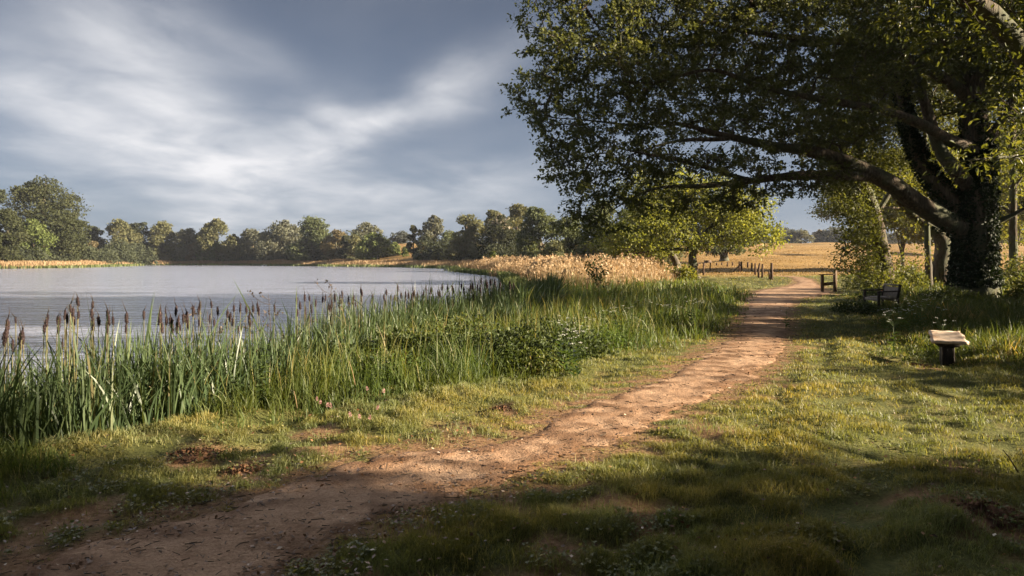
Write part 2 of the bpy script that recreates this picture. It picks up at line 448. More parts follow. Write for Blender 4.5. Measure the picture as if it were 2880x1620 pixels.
# ------------------------------------------------------------------ ground sheet
def axis(segs):
    o = []
    for a, b, n in segs: o.append(np.linspace(a, b, n, endpoint=False))
    o.append([segs[-1][1]]); return np.concatenate(o)
gx = axis([(-900, -300, 20), (-300, -60, 70), (-60, -14, 60), (-14, 22, 260), (22, 60, 70), (60, 200, 60), (200, 900, 25)])
gy = axis([(-120, -10, 20), (-10, 2, 30), (2, 16, 130), (16, 45, 130), (45, 140, 120), (140, 450, 110), (450, 1400, 24)])
GX, GY = np.meshgrid(gx, gy)
gh = height(GX, GY)
nx, ny = len(gx), len(gy)
i, j = np.meshgrid(np.arange(nx - 1), np.arange(ny - 1))
a = (j * nx + i).ravel()
mb = MB(); mb.add(np.stack([GX, GY, gh], -1), np.stack([a, a + 1, a + nx + 1, a + nx], 1))
ground = mb.build('ground', M['turf'], smooth=True)
tag(ground, 'grassy lakeside ground rising to a golden meadow', 'ground', kind='structure')
def add_attr(o, name, vals):
    t = o.data.attributes.new(name, 'FLOAT', 'POINT'); t.data.foreach_set('value', np.asarray(vals, np.float32).ravel())
DL = poly_sd(LAKE, GX, GY)
field = sstep(62, 84, GY + .25 * GX * 0 + 5 * NB(GX, GY)) * sstep(1, 8, DL) * sstep(10, 30, GX + .15 * (GY - 60))
field = np.maximum(field, sstep(200, 240, GY) * sstep(8, 20, DL))
add_attr(ground, 'field', field)
mud = sstep(1.2, .2, DL) * (GY < 60)
PS_ = path_sd(GX, GY)
add_attr(ground, 'soil', np.maximum(np.maximum(.85 * soil_mask(GX, GY), .8 * mud), .9 * sstep(.55, -.05, PS_ + .2 * N2(GX, GY)) * (GY < 60)))

# path sheet
px_ = np.concatenate([np.arange(-9, 9, .055), np.arange(9, 32, .2)])
py_ = np.concatenate([np.arange(1.6, 14, .055), np.arange(14, 30, .16), np.arange(30, 80, .35)])
PX, PY = np.meshgrid(px_, py_)
sd = path_sd(PX, PY)
pz = height(PX, PY) * 1.0 + .014 + .007 * np.clip(N2(PX, PY), -1, 1) + .003 * N4(PX, PY) * sstep(0, -.25, sd) - .06 * sstep(-.16, .07, sd)
edge = sstep(-.55, .0, sd + .18 * N2(PX, PY) + .12 * N1(PX, PY))
edge = np.maximum(edge, .75 * sstep(-.2, .9, N1(PX, PY) + .5 * N2(PX, PY)) * sstep(7.2, 4.6, PY))
keep = sd < .10
nx2 = len(px_)
i, j = np.meshgrid(np.arange(nx2 - 1), np.arange(len(py_) - 1))
kq = keep[:-1, :-1] & keep[1:, :-1] & keep[:-1, 1:] & keep[1:, 1:]
a = (j * nx2 + i)[kq]
Q = np.stack([a, a + 1, a + nx2 + 1, a + nx2], 1)
used, inv = np.unique(Q.ravel(), return_inverse=True)
mb = MB(); mb.add(np.stack([PX.ravel()[used], PY.ravel()[used], pz.ravel()[used]], 1), inv.reshape(-1, 4), None, np.clip(edge.ravel()[used], 0, 1))
path = mb.build('path', M['path'], smooth=True)
tag(path, 'bare sandy footpath winding beside the lake', 'path', kind='structure')

# lake
mb = MB()
lx = np.linspace(-330, 12, 40); ly = np.linspace(-20, 400, 40)
LX, LY = np.meshgrid(lx, ly); i, j = np.meshgrid(np.arange(39), np.arange(39)); a = (j * 40 + i).ravel()
mb.add(np.stack([LX, LY, np.full_like(LX, WATER_Z)], -1), np.stack([a, a + 1, a + 41, a + 40], 1))
tag(mb.build('water', M['water'], smooth=True), 'pale rippled lake', 'lake', kind='structure')

# ------------------------------------------------------------------ grass
def sample_ground(n, r0, r1, a0=-44, a1=44, pw=1.0):
    """points over a sector in front of the viewpoint, denser near it"""
    az = np.radians(rng.uniform(a0, a1, n))
    u = rng.uniform(0, 1, n)
    if pw == 0: r = r0 * (r1 / r0) ** u
    else: r = (r0 ** -pw + u * (r1 ** -pw - r0 ** -pw)) ** (-1 / pw)
    return np.sin(az) * r, np.cos(az) * r, r
VERGE_A = np.array(VERGE)
RVERGE = [ground_at(839, 296), ground_at(872, 330), ground_at(890, 356), ground_at(960, 372), ground_at(1060, 374), (30, 12), (50, 30), (60, 75), (30, 66), (24, 42)]
def zones(x, y):
    ps = path_sd(x, y); dl = poly_sd(LAKE, x, y)
    vs = poly_sd(VERGE, x, y) + .16 * N1(x, y) + .07 * N2(x, y)
    rs = poly_sd(RVERGE, x, y) + .3 * N1(x, y)
    return ps, dl, vs, rs
def lawn():
    mb = MB()
    for n, r0, r1, pw in ((480000, 2.8, 60, 1.0), (230000, 4, 90, 0)):
        x, y, r = sample_ground(n, r0, r1, pw=pw)
        ps, dl, vs, rs = zones(x, y)
        dens = .72 + .38 * N1(x, y) + .3 * N2(x, y)
        dens = dens * sstep(-.10, .50, ps + .16 * N2(x, y) + .06 * N4(x, y)) * (1 - .93 * soil_mask(x, y)) + .06 * (ps > -.05)
        k = (ps > -.10) & (dl > .3) & (rng.uniform(0, 1, n) < dens)
        x, y, r, vs, rs, ps = x[k], y[k], r[k], vs[k], rs[k], ps[k]
        tuft = np.clip(.5 + .5 * N2(x, y) + .35 * N1(x, y), 0, 1.6)
        h = (.020 + .027 * tuft ** 1.3) * rng.uniform(.55, 1.4, len(x)) * sstep(-.2, .6, ps) + .012
        h = h * (1 + .5 * sstep(2.5, 5, x) * sstep(7, 4, y)) * (1 + .004 * r)
        w = np.maximum(.0034, .00085 * r) * rng.uniform(.7, 1.3, len(x))
        c = np.clip(rng.beta(2, 3.0, len(x)) * .9 + .08 * N3(x, y) + .06 * N1(x, y) + .35 * sstep(.5, .0, ps) * rng.uniform(0, 1, len(x)), 0, 1)
        blades(mb, x, y, height(x, y) - .004, h, w, rng.uniform(.15, .95, len(x)), c, 2)
    # scattered longer stems and broad leaved weeds in the turf
    x, y, r = sample_ground(70000, 2.8, 40, pw=.9)
    ps, dl, vs, rs = zones(x, y)
    k = (ps > .1) & (dl > .3) & (rng.uniform(0, 1, len(x)) < .28 + .5 * N1(x * .7, y * .7)); x, y, r = x[k], y[k], r[k]
    blades(mb, x, y, height(x, y) - .004, rng.uniform(.05, .11, len(x)), np.maximum(.0032, .0008 * r) * rng.uniform(.6, 1.2, len(x)), rng.uniform(.1, .9, len(x)), np.clip(rng.beta(2, 2, len(x)), 0, 1), 3)
    x, y, r = sample_ground(16000, 2.8, 22, pw=.9)
    ps, dl, vs, rs = zones(x, y)
    k = (ps > .05) & (dl > .3) & (N1(x * 1.4 + 3, y * 1.4) + .5 * N2(x, y) > .35); x, y, r = x[k], y[k], r[k]
    C = np.repeat(np.stack([x, y, height(x, y) + .03], 1), 4, 0) + rng.normal(0, .018, (len(x) * 4, 3)) * [1, 1, .4]
    s = rng.uniform(.014, .034, len(C)); leaves(mb, C, rng.normal(size=C.shape) * [1, 1, .3], rng.normal(0, .3, C.shape) + [0, 0, 1], s, s * .7, np.clip(rng.beta(2, 4, len(C)), 0, 1))
    return mb.build('lawn_grass', M['lawn_blade'])
tag(lawn(), 'short tufted grass on both sides of the path', 'grass', kind='stuff')

def tall_grass():
    mb = MB()
    n = 230000
    x, y, r = sample_ground(n, 4, 62, -46, 40, pw=.6)
    ps, dl, vs, rs = zones(x, y)
    clump = .5 + .5 * N2(x, y) + .3 * N1(x, y)
    k = (vs < .05) & (dl > .25) & (rng.uniform(0, 1, n) < .35 + .6 * clump)
    x, y, r, vs, clump = x[k], y[k], r[k], vs[k], clump[k]
    ramp_ = sstep(.1, -.65, vs)
    h = (.12 + .40 * ramp_ * (.55 + .45 * np.clip(clump, 0, 1.3))) * rng.uniform(.55, 1.25, len(x))
    w = np.maximum(.005, .0011 * r) * rng.uniform(.7, 1.3, len(x))
    c = np.clip(rng.beta(2, 2.8, len(x)) + .12 * N3(x, y), 0, 1)
    blades(mb, x, y, height(x, y) - .01, h, w, rng.uniform(.1, .8, len(x)), c, 3)
    x, y, r = sample_ground(26000, 5, 40, -46, 30, pw=.7)
    ps, dl, vs, rs = zones(x, y)
    k = (vs < -.5) & (dl > .5) & (rng.uniform(0, 1, len(x)) < .35 + .4 * N1(x, y)); x, y, r = x[k], y[k], r[k]
    blades(mb, x, y, height(x, y), rng.uniform(.5, .92, len(x)), np.maximum(.004, .0009 * r), rng.uniform(.05, .4, len(x)), rng.uniform(.7, 1, len(x)), 3)
    return mb.build('verge_grass', M['tall_blade'])
tag(tall_grass(), 'long bright green grass along the lake bank', 'grass', kind='stuff')

def meadow_grass():
    mb = MB()
    n = 190000
    x, y, r = sample_ground(n, 9, 70, 12, 46, pw=.3)
    ps, dl, vs, rs = zones(x, y)
    clump = .5 + .5 * N2(x, y) + .3 * N1(x, y)
    k = (rs < .1) & (ps > .3) & (rng.uniform(0, 1, n) < .35 + .6 * clump)
    x, y, r, rs, clump = x[k], y[k], r[k], rs[k], clump[k]
    clear = sstep(.25, 1.1, np.hypot(x - 7.05, (y - 10.9) * .8))
    h = (.05 + (.02 + .40 * sstep(.1, -2.0, rs)) * clear * (.5 + .5 * np.clip(clump, 0, 1.3))) * rng.uniform(.5, 1.25, len(x))
    w = np.maximum(.005, .0011 * r) * rng.uniform(.7, 1.3, len(x))
    c = np.clip(rng.beta(2, 2.8, len(x)) + .15 * N3(x, y), 0, 1)
    blades(mb, x, y, height(x, y) - .01, h, w, rng.uniform(.1, .8, len(x)), c, 3)
    return mb.build('meadow_grass', M['meadow_blade'])
tag(meadow_grass(), 'long rough grass under the old trees', 'grass', kind='stuff')

def field_grass():
    mb = MB()
    n = 120000
    x, y, r = sample_ground(n, 60, 430, -25, 44, pw=.15)
    dl = poly_sd(LAKE, x, y)
    f = sstep(66, 90, y + 5 * NB(x, y)) * sstep(1, 8, dl) * sstep(10, 30, x + .15 * (y - 60))
    f = np.maximum(f, (y > 220) & (dl > 12))
    k = rng.uniform(0, 1, n) < f
    x, y, r = x[k], y[k], r[k]
    h = rng.uniform(.10, .24, len(x)); w = .0010 * r * rng.uniform(.7, 1.3, len(x))
    c = np.clip(rng.beta(2, 2, len(x)) + .15 * NB(x * 3, y * 3), 0, 1)
    blades(mb, x, y, height(x, y) - .02, h, w, rng.uniform(.1, .6, len(x)), c, 2)
    return mb.build('field_grass', M['field_blade'])
tag(field_grass(), 'dry golden grass of the open meadow', 'grass', kind='stuff')

# bed of cattail leaves along the near shore
BED = np.array([(-9.0, 3.0), (-6.1, 5.3), (-4.75, 7.3), (-3.5, 10.0), (-1.6, 16.3), (.6, 22.6), (2.6, 29), (5.5, 35)])
def bed_points(n, half=1.0, t0=0., t1=1.):
    seg = np.linalg.norm(np.diff(BED, axis=0), axis=1); s = np.concatenate([[0], np.cumsum(seg)])
    # equal numbers per view angle rather than per metre
    u = rng.uniform(t0, t1, n) ** 1.55 * s[-1]
    x = np.interp(u, s, BED[:, 0]); y = np.interp(u, s, BED[:, 1])
    d = norm(np.stack([np.gradient(BED[:, 0]), np.gradient(BED[:, 1])], 1))
    dx = np.interp(u, s, d[:, 0]); dy = np.interp(u, s, d[:, 1])
    o = rng.uniform(-1, 1, n) * half
    return x - dy * o, y + dx * o
def cattail_leaves():
    mb = MB()
    n = 32000
    # leaves rise in fans from common crowns
    cx, cy = bed_points(n // 8, 1.5)
    x = np.repeat(cx, 8) + rng.normal(0, .085, n // 8 * 8); y = np.repeat(cy, 8) + rng.normal(0, .085, n // 8 * 8)
    ps, dl, vs, rs = zones(x, y)
    k = (dl < 1.35) & (dl > -1.6)
    x, y, dl = x[k], y[k], dl[k]
    r = np.hypot(x, y)
    z = np.maximum(height(x, y), WATER_Z - .25)
    top = .74 + .16 * N1(x * .6, y * .6) + rng.normal(0, .20, len(x)) - .05 - .12 * sstep(8.5, 11, y) + .34 * sstep(18, 24, y)
    h = np.clip(top - z, .7, 2.3) * rng.uniform(.78, 1.1, len(x))
    w = np.maximum(.024, .0019 * r) * rng.uniform(.55, 1.25, len(x))
    droop = rng.uniform(0, 1, len(x)) ** 2.2
    blades(mb, x, y, z, h, w, .06 + .55 * droop, np.clip(rng.beta(2, 2.4, len(x)), 0, 1), 6, curl=.9 * 0, lean=rng.normal(0, .12, len(x)))
    # shorter young leaves filling the foot of the bed
    x, y = bed_points(15000, 1.5); dl = poly_sd(LAKE, x, y); k = (dl < 1.35) & (dl > -1.0); x, y = x[k], y[k]
    blades(mb, x, y, np.maximum(height(x, y), WATER_Z - .2), rng.uniform(.45, 1.05, len(x)), np.maximum(.018, .0016 * np.hypot(x, y)) * rng.uniform(.5, 1.2, len(x)), rng.uniform(.03, .6, len(x)), np.clip(rng.beta(2, 2.6, len(x)), 0, 1), 4, lean=rng.normal(0, .14, len(x)))
    # fallen brown blades at the feet
    n2 = 1500
    x, y = bed_points(n2, 1.4); dl = poly_sd(LAKE, x, y); k = (dl < 1.4) & (dl > -.6); x, y = x[k], y[k]
    blades(mb, x, y, height(x, y), rng.uniform(.3, .9, len(x)), np.full(len(x), .011), rng.uniform(.4, 1.6, len(x)), rng.uniform(.9, 1, len(x)), 4)
    return mb.build('cattail_leaves', M['cattail_blade'])
tag(cattail_leaves(), 'dense upright green cattail leaves at the water edge', 'reeds', kind='stuff')

# golden reed bed beyond, and the far fringes
def golden_reeds():
    mb = MB(); mg = MB()
    P = [(.5, 36), (1.5, 60), (0, 88), (-3, 104), (-9, 140), (-6, 150), (12, 135), (18, 100), (16.5, 75), (15.2, 64), (11.5, 52), (8, 44), (5, 39)]
    n = 95000
    x = rng.uniform(-12, 28, n); y = 34 + 116 * rng.uniform(0, 1, n) ** 1.5
    s = poly_sd(P, x, y) + .5 * N3(x, y)
    k = s < 0
    x, y, s = x[k], y[k], s[k]
    z = np.maximum(height(x, y), -.7)
    tall = 1.05 + .85 * sstep(38, 66, y) + .16 * N3(x * .6, y * .6) - .9 * sstep(-1.6, 0, s)
    h = tall * rng.uniform(.65, 1.12, len(x)); w = np.maximum(.014, .0008 * y) * rng.uniform(.6, 1.2, len(x))
    greenish = rng.uniform(0, 1, len(x)) < np.where(y < 52, .55 * sstep(56, 38, y), .10)
    g = ~greenish
    blades(mb, x[g], y[g], z[g], h[g], w[g], rng.uniform(.05, .35, g.sum()), np.clip(rng.beta(2, 2, g.sum()) + .15 * N3(x[g], y[g]), 0, 1), 3)
    g = greenish
    blades(mg, x[g], y[g], z[g], h[g] * .85, w[g], rng.uniform(.05, .35, g.sum()), rng.beta(2, 2, g.sum()), 3)
    # feathery plumes
    q = rng.uniform(0, 1, len(x)) < .13
    q &= ~greenish
    m = q.sum()
    C = np.stack([x[q], y[q], z[q] + h[q] * .98], 1)
    C = np.repeat(C, 5, 0) + rng.normal(0, .07, (m * 5, 3)) * [1, 1, 1.6]
    flakes(mb, C, rng.normal(size=C.shape) * [1, 1, .5], .06 + .0006 * C[:, 1] + rng.uniform(0, .05, len(C)), rng.uniform(.3, 1, len(C)), 2.0)
    # front fringe of young green reed along the water
    n = 9000
    t = rng.uniform(34, 150, n); xx = np.interp(t, [32, 45, 65, 100, 140, 150], [.8, .6, 0, -1.4, -10.3, -11]) + rng.uniform(-.8, 1.2, n)
    blades(mg, xx, t, np.full(n, -.65), rng.uniform(.5, 1.15, n), .0012 * t, rng.uniform(.05, .3, n), rng.beta(2, 2, n), 2)
    return mb, mg
mbg, mgg = golden_reeds()
tag(mbg.build('golden_reeds', M['dry_reed']), 'pale golden feathery reed bed by the lake bend', 'reeds', kind='stuff')
def far_fringe():
    mb = MB(); mg = mgg
    S = np.array([(-300, 190), (-155, 207), (-152, 236), (-186, 336), (-210, 385), (-152, 380), (-73, 291), (-43, 262), (-14, 199), (-10.3, 140)])
    seg = np.linalg.norm(np.diff(S, axis=0), axis=1); s = np.concatenate([[0], np.cumsum(seg)])
    n = 52000
    u = rng.uniform(0, s[-1], n); x = np.interp(u, s, S[:, 0]) + rng.normal(0, 1, n); y = np.interp(u, s, S[:, 1]) + rng.normal(0, 1, n)
    d = norm(np.stack([np.gradient(S[:, 0]), np.gradient(S[:, 1])], 1)); dx = np.interp(u, s, d[:, 0]); dy = np.interp(u, s, d[:, 1])
    o = rng.uniform(-2.0, 16, n)
    x, y = x - dy * o, y + dx * o
    front = o < 1.2
    z = np.maximum(height(x, y), -.7)
    h = np.where(front, rng.uniform(.8, 1.5, n), rng.uniform(1.5, 2.3, n)); w = .0012 * np.hypot(x, y) * rng.uniform(.7, 1.3, n)
    a_ = ~front
    blades(mb, x[a_], y[a_], z[a_], h[a_], w[a_], rng.uniform(.05, .4, a_.sum()), np.clip(rng.beta(2, 2.2, a_.sum()) - .1, 0, 1), 2)
    a_ = front
    blades(mg, x[a_], y[a_], z[a_], h[a_], w[a_], rng.uniform(.05, .4, a_.sum()), rng.beta(2, 2, a_.sum()), 2)
    return mb
tag(far_fringe().build('shore_reeds', M['dry_reed']), 'straw coloured reeds fringing the far shore', 'reeds', kind='stuff')
tag(mgg.build('young_reeds', M['green_reed']), 'green young reeds standing at the waterline', 'reeds', kind='stuff')

# twigs, leaf litter and grit on the path
def litter():
    mb = MB()
    n = 11000
    x, y, r = sample_ground(n, 3, 30, pw=.8)
    ps = path_sd(x, y); k = (ps < .25) & (rng.uniform(0, 1, n) < .45 + .5 * sstep(-.5, 0, ps)); x, y = x[k], y[k]
    m = len(x); az = rng.uniform(0, pi, m); L = rng.uniform(.006, .022, m) * (1 + .05 * y); L *= np.where(rng.uniform(0, 1, m) < .06, 2.2, 1)
    z = height(x, y) + .024
    D = np.stack([np.cos(az), np.sin(az), rng.normal(0, .12, m)], 1) * L[:, None]
    A = np.stack([x, y, z], 1)
    frusta(mb, A - D, A + D, .0012 + .0004 * y, .0008 + .0003 * y, 4, np.repeat(rng.uniform(0, 1, m), 8))
    return mb.build('twig_litter', M['weed_stem'])
tag(litter(), 'dark twigs and bark scraps strewn over the path', 'litter', kind='stuff')
def leaf_litter():
    mb = MB()
    n = 16000
    x, y, r = sample_ground(n, 3, 26, pw=.8)
    ps = path_sd(x, y); k = rng.uniform(0, 1, n) < np.where(np.abs(ps) < .4, .7, .12); x, y = x[k], y[k]
    m = len(x)
    C = np.stack([x, y, height(x, y) + .026 + np.where(path_sd(x, y) > .1, .025, 0)], 1)
    flakes(mb, C, rng.normal(0, .35, (m, 3)) + [0, 0, 1], rng.uniform(.008, .022, m) * (1 + .05 * y), rng.uniform(0, 1, m), 1.5)
    return mb.build('leaf_litter', leaf_mat('dead_leaf', [(0, (.07, .035, .016)), (.7, (.18, .09, .04)), (.92, (.34, .20, .10)), (1, (.6, .52, .42))], .15))
tag(leaf_litter(), 'small brown fallen leaves and pale chips on the path edges', 'litter', kind='stuff')
#PART2
# ------------------------------------------------------------------ trees
def grow(limbs, targets, step=.7, tip=.012, expo=.46, jit=.10, sag=0.0, seed=0, maxr=None):
    """join foliage points to the limbs by the shortest branching skeleton"""
    r_ = np.random.default_rng(seed)
    nodes = []; par = []; fixed = []
    for P, R in limbs:
        for k in range(len(P)):
            nodes.append(P[k]); par.append(-1); fixed.append(R[k])
    nf = len(nodes)
    cap = nf + len(targets) * 14 + 10
    NA = np.zeros((cap, 3)); NA[:nf] = nodes
    par = par + [0] * (cap - nf); n = nf
    T = np.asarray(targets)
    d0 = np.array([np.min(np.sum((NA[:nf] - t) ** 2, 1)) for t in T])
    tips = []
    for ti in np.argsort(d0):
        t = T[ti]
        d = np.sum((NA[:n] - t) ** 2, 1)
        k = int(np.argmin(d)); L = math.sqrt(d[k])
        m = min(12, max(1, int(L / step)))
        p0 = NA[k].copy()
        prev = k
        for q in range(1, m + 1):
            f = q / m
            p = p0 + (t - p0) * f
            if q < m: p = p + r_.normal(0, jit * step, 3) + np.array([0, 0, sag * L * math.sin(pi * f)])
            NA[n] = p; par[n] = prev; prev = n; n += 1
        tips.append(prev)
    NA = NA[:n]; par = np.array(par[:n])
    cnt = np.zeros(n)
    for t in tips: cnt[t] += 1
    for q in range(n - 1, nf - 1, -1): cnt[par[q]] += cnt[q]
    rad = tip * np.maximum(cnt, 1) ** expo
    rad[:nf] = np.array(fixed)
    if maxr: rad[nf:] = np.minimum(rad[nf:], maxr)
    ch = np.arange(nf, n)
    A = NA[par[ch]]; B = NA[ch]
    ra = np.where(par[ch] < nf, np.minimum(rad[par[ch]], rad[ch] * 1.25), rad[par[ch]]); rb = rad[ch]
    return A, B, np.minimum(ra, rb * 2.2), rb, NA[np.array(tips)], (B - A)[np.array(tips) - nf]

def in_blobs(blobs, dens, seed, shell=.45, keep=None):
    r_ = np.random.default_rng(seed)
    out = []
    for c, r in blobs:
        c = np.asarray(c, float); r = np.asarray(r, float)
        m = max(3, int(dens * (r[0] * r[1] * r[2]) ** .80))
        v = norm(r_.normal(size=(m, 3))) * (r_.uniform(shell ** 3, 1, m) ** (1 / 3))[:, None]
        out.append(c + v * r)
    out = np.concatenate(out)
    if keep is not None: out = out[keep(out)]
    return out

def spray(mb, tips, dirs, per, rad, L, W, seed, flat=.6, cl=.35, droop=.15, cbias=None):
    """a spray of leaves round each twig end"""
    r_ = np.random.default_rng(seed)
    n = len(tips)
    C = np.repeat(tips, per, 0)
    off = r_.normal(size=C.shape) * np.array([1, 1, flat]) * rad * .5
    C = C + off
    dirs = norm(np.repeat(dirs, per, 0)) * .5 + norm(off) * .7 + r_.normal(size=C.shape) * .5
    dirs[:, 2] -= droop
    N_ = r_.normal(size=C.shape) * .65 + np.array([0, 0, 1])
    base = np.repeat(r_.beta(2.2, 2.2, n), per)
    rnd = np.clip(base * (1 - cl) + cl * r_.uniform(0, 1, len(C)) + (0 if cbias is None else np.repeat(cbias, per)), 0, 1)
    s = r_.uniform(.65, 1.25, len(C))
    leaves(mb, C, dirs, N_, L * s, W * s, rnd)

def twigs(ml, mt, tips, dirs, nt_, per, ln, L, W, seed, droop=.1, flat=.45):
    """thin twigs fanning from every branch end with leaves set along them"""
    r_ = np.random.default_rng(seed)
    n = len(tips)
    P = np.repeat(tips, nt_, 0); D = norm(np.repeat(norm(dirs), nt_, 0) * .55 + r_.normal(size=P.shape) * np.array([1, 1, flat]) * .8)
    D[:, 2] -= droop * r_.uniform(0, 1, len(D)); D = norm(D)
    l = ln * r_.uniform(.45, 1.15, len(P))
    E = P + D * l[:, None]
    frusta(mt, P, E, np.full(len(P), .0055), np.full(len(P), .0025), 3)
    t = r_.uniform(.2, 1.05, (len(P), per))
    C = (P[:, None] + D[:, None] * (l[:, None] * t)[..., None]).reshape(-1, 3) + r_.normal(0, .035, (len(P) * per, 3))
    Dl = np.repeat(D, per, 0) * .6 + r_.normal(size=C.shape) * .65; Dl[:, 2] -= .12
    N_ = r_.normal(size=C.shape) * .6 + np.array([0, 0, 1])
    base = np.repeat(r_.beta(2.2, 2.2, n), nt_ * per)
    s = r_.uniform(.6, 1.25, len(C))
    leaves(ml, C, Dl, N_, L * s, W * s, np.clip(.6 * base + .4 * r_.uniform(0, 1, len(C)), 0, 1))

def px_limb(pts):
    """limb from (px, py, distance, radius)"""
    P = [at(a, b, Y) for a, b, Y, r in pts]; R = [r for *_, r in pts]
    return resample(P, R, .45)
def blob(px, py, Y, rx, ry, rz): return (at(px, py, Y), (rx, ry, rz))

# --- the great oak
OX, OY = 18.26, 27.0
oz = float(height(OX, OY))
oak = thing('oak_tree', 'huge old oak with ivy covered trunk and long low limb over the path', 'tree', (OX, OY, oz))
def in_parent(o, par):
    o.parent = par; o.matrix_parent_inverse = par.matrix_basis.inverted() if False else o.matrix_parent_inverse
    o.location = -Vector(par.location); return o
trunkP, trunkR = px_limb([(974, 300, 27, .98), (974, 285, 27, .84), (974, 262, 27, .72), (975, 235, 27, .68), (977, 205, 27, .62), (979, 184, 27.1, .54), (979, 150, 27.2, .50), (975, 118, 27.4, .45), (972, 80, 27.6, .40), (972, 30, 28, .33), (976, -40, 28, .25), (980, -110, 28, .15), (985, -160, 28, .06)])
LIMBS = [px_limb(l) for l in [
    # long low limb
    [(972, 236, 27, .46), (957, 227, 26.9, .42), (937, 216, 26.7, .385), (922, 206, 26.5, .37), (906, 196, 26.3, .35), (890, 181, 26.1, .33), (872, 174, 26, .32), (854, 166, 25.8, .30), (836, 158, 25.6, .26), (815, 152, 25.4, .22), (794, 149, 25.2, .19), (770, 146, 25, .16), (743, 139, 24.8, .13), (712, 134, 24.6, .10), (692, 125, 24.4, .08), (661, 122, 24.2, .06), (631, 126, 24, .045), (590, 120, 23.8, .03), (555, 118, 23.6, .015)],
    # its lower fork
    [(872, 175, 26, .24), (848, 176, 25.6, .21), (815, 175, 25.2, .185), (784, 176, 24.8, .15), (752, 181, 24.4, .115), (722, 184, 24.2, .10), (692, 188, 24, .08), (671, 184, 23.8, .055), (640, 192, 23.6, .035), (605, 215, 23.4, .015)],
    # second ivy stem
    [(965, 218, 27.3, .44), (948, 196, 27.5, .40), (927, 173, 27.7, .36), (915, 148, 27.9, .32), (908, 124, 28.1, .29), (904, 100, 28.3, .25), (895, 60, 28.6, .2), (880, 10, 29, .15), (868, -50, 29, .08)],
    [(972, 190, 27.0, .34), (957, 172, 26.9, .29), (943, 158, 26.8, .26), (934, 135, 26.7, .23), (928, 112, 26.6, .20), (917, 80, 26.4, .16), (900, 40, 26.2, .12), (885, -10, 26, .06)],
    [(974, 150, 27.0, .30), (962, 147, 26.8, .26), (943, 138, 26.6, .23), (930, 128, 26.4, .21), (916, 121, 26.2, .19), (886, 111, 25.8, .165), (860, 106, 25.5, .15), (825, 100, 25.2, .13), (784, 93, 24.9, .11), (753, 84, 24.7, .09), (714, 67, 24.4, .07), (692, 72, 24.2, .06), (650, 85, 24, .04), (610, 80, 23.8, .02)],
    [(972, 100, 27.6, .26), (940, 75, 27.2, .22), (900, 55, 26.8, .18), (850, 42, 26.3, .15), (804, 39, 25.8, .12), (753, 33, 25.4, .09), (700, 20, 25, .07), (650, 25, 24.6, .04), (600, 30, 24.2, .02)],
    [(980, 150, 27.2, .24), (990, 140, 27.2, .21), (1000, 126, 27.3, .18), (1012, 100, 27.4, .15), (1030, 60, 27.6, .1), (1050, 20, 28, .05)],
    [(984, 226, 27, .15), (998, 222, 26.8, .11), (1012, 217, 26.6, .09), (1030, 205, 26.4, .06), (1055, 190, 26, .03)],
    [(734, 138, 24.8, .09), (712, 140, 24.4, .08), (682, 139, 24, .06), (661, 144, 23.7, .04), (630, 155, 23.5, .02)],
    [(752, 181, 24.4, .09), (720, 172, 24.1, .075), (702, 166, 23.9, .065), (675, 159, 23.7, .055), (641, 153, 23.4, .035), (612, 147, 23.2, .02)],
]]
mb = MB(); tube(mb, trunkP, trunkR, 14, lump=.05, seed=3)
